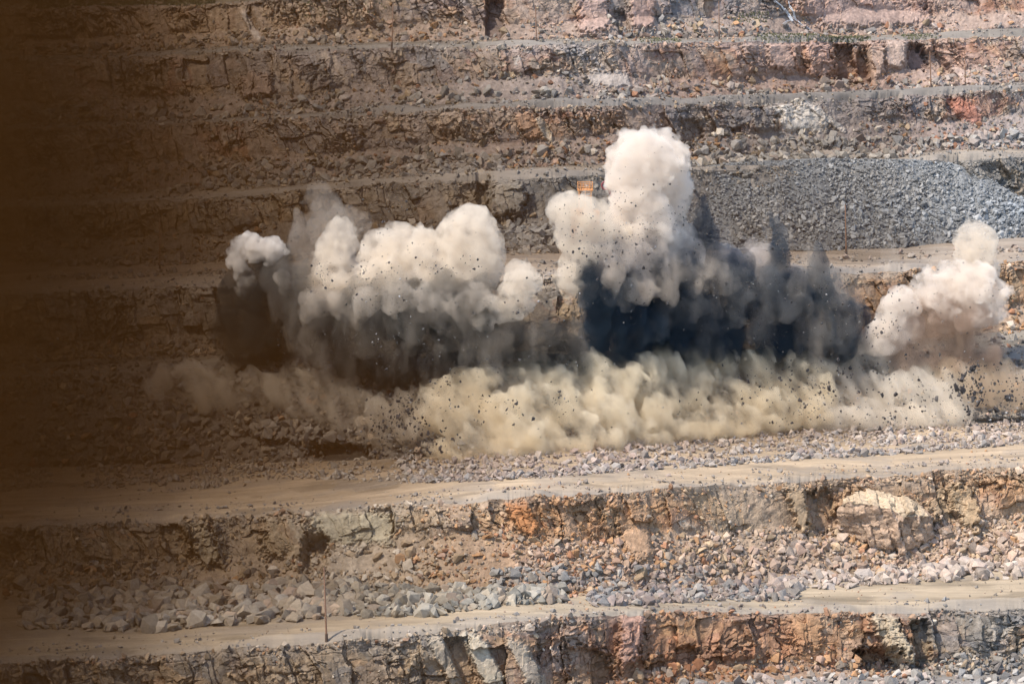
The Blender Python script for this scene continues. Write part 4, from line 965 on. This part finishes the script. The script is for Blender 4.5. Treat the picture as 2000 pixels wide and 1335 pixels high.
wf = fin('waterfall', bm, WAT); wf['label'] = 'thin white waterfall running down the topmost cliff'; wf['category'] = 'waterfall'

# grass on the upper terrace edge and on the rim
m = flat_mat('grass_green', (.15, .15, .075), .9)
vs, fs_ = [], []
for key, a_, b_, f0, f1, n in ((('road', 7), 1470, 1600, .0, .5, 350), (('road', 7), 1600, 1700, .0, .4, 260), (('road', 7), 1760, 1830, 0, .5, 120), (('road', 7), 1250, 1330, .0, .4, 90), (('road', 8), 60, 420, .0, .10, 2600), (('face', 8), 1430, 1500, .2, .4, 120), (('face', 8), 560, 760, .5, .9, 90)):
    qx = a_ + (b_ - a_) * rng.random(n); p = on_surface(key, qx, f0 + (f1 - f0) * rng.random(n))
    for c in p:
        for j in range(3):
            an = random.random() * 6.3; h = random.uniform(.15, .5); wd = .12; le = random.uniform(-.2, .2)
            i0 = len(vs); vs += [(c[0] - wd * math.cos(an), c[1] - wd * math.sin(an), c[2] - .05), (c[0] + wd * math.cos(an), c[1] + wd * math.sin(an), c[2] - .05), (c[0] + le, c[1] + le, c[2] + h)]; fs_.append((i0, i0 + 1, i0 + 2))
me = bpy.data.meshes.new('grass'); me.from_pydata(vs, [], fs_); me.materials.append(m)
o = bpy.data.objects.new('grass', me); C.objects.link(o); o['kind'] = 'stuff'

# ground sheet out to the horizon behind the rim and under the pit floor
bm = bmesh.new()
for y0, y1, z_ in ((-3000, 330, 14.0),):
    bmesh.ops.create_grid(bm, x_segments=1, y_segments=1, size=1)
    for v in bm.verts: v.co = Vector((v.co.x * 6000, y0 if v.co.y < 0 else y1 + 110, z_))
g = fin('ground', bm, flat_mat('pit_floor', (.24, .215, .18), .95)); g['kind'] = 'structure'
bm = bmesh.new(); bmesh.ops.create_grid(bm, x_segments=1, y_segments=1, size=1)
for v in bm.verts: v.co = Vector((v.co.x * 9000, 800 + (v.co.y + 1) * 4600, float(Z[8].mean()) - 3))
g = fin('land', bm, flat_mat('dry_land', (.22, .20, .12), .95)); g['kind'] = 'structure'

# ------------------------------------------------------------------ added volume: an invented brown fade that darkens the left side of the view
def air_box(name, V, Fc, color, density, absorb):
    m = bpy.data.materials.new(name); m.use_nodes = True; nt = m.node_tree; nt.nodes.clear()
    out = nt.nodes.new('ShaderNodeOutputMaterial'); v = nt.nodes.new('ShaderNodeVolumePrincipled')
    v.inputs['Color'].default_value = (*color, 1); v.inputs['Density'].default_value = density
    v.inputs['Absorption Color'].default_value = (*absorb, 1)
    nt.links.new(v.outputs[0], out.inputs['Volume'])
    me = bpy.data.meshes.new(name); me.from_pydata(V, [], Fc); me.materials.append(m)
    bm = bmesh.new(); bm.from_mesh(me); bmesh.ops.recalc_face_normals(bm, faces=bm.faces); bm.to_mesh(me); bm.free()
    o = bpy.data.objects.new(name, me); C.objects.link(o); o['kind'] = 'stuff'
    return o
BR = .03
V, Fc = [], []
xs_ = np.concatenate([[-260, -160], np.linspace(-95, 76, 58)])
for x in xs_:
    pxm = 1000 + x * F / 550.0                       # where the slice meets the wall, roughly
    od = np.interp(pxm, (-2500, -400, 0, 100, 200, 300, 400, 550, 700, 900, 1100, 1300, 1500, 1720, 1950), FADE_OD)
    T = od / BR / .63 - 6
    sl, yw, zw = .401, 448.0, 18.0
    fy = lambda z: yw + (z - zw) / sl - T
    ob = lambda y, z: (x * (.2 + .8 * y / 550), y, z)       # slices of the fade widen with depth, fanning from near the camera
    V += [ob(fy(-20), -20), ob(fy(175), 175), ob(1000, 175), ob(1000, -20)]
n = len(xs_)
for i in range(n - 1):
    for j in range(4):
        Fc.append((4 * i + j, 4 * i + (j + 1) % 4, 4 * i + 4 + (j + 1) % 4, 4 * i + 4 + j))
Fc += [(0, 1, 2, 3), tuple(4 * (n - 1) + j for j in (3, 2, 1, 0))]
air_box('brown_fade_volume', V, Fc, (.072, .033, .0095), BR, (.018, .005, .0))
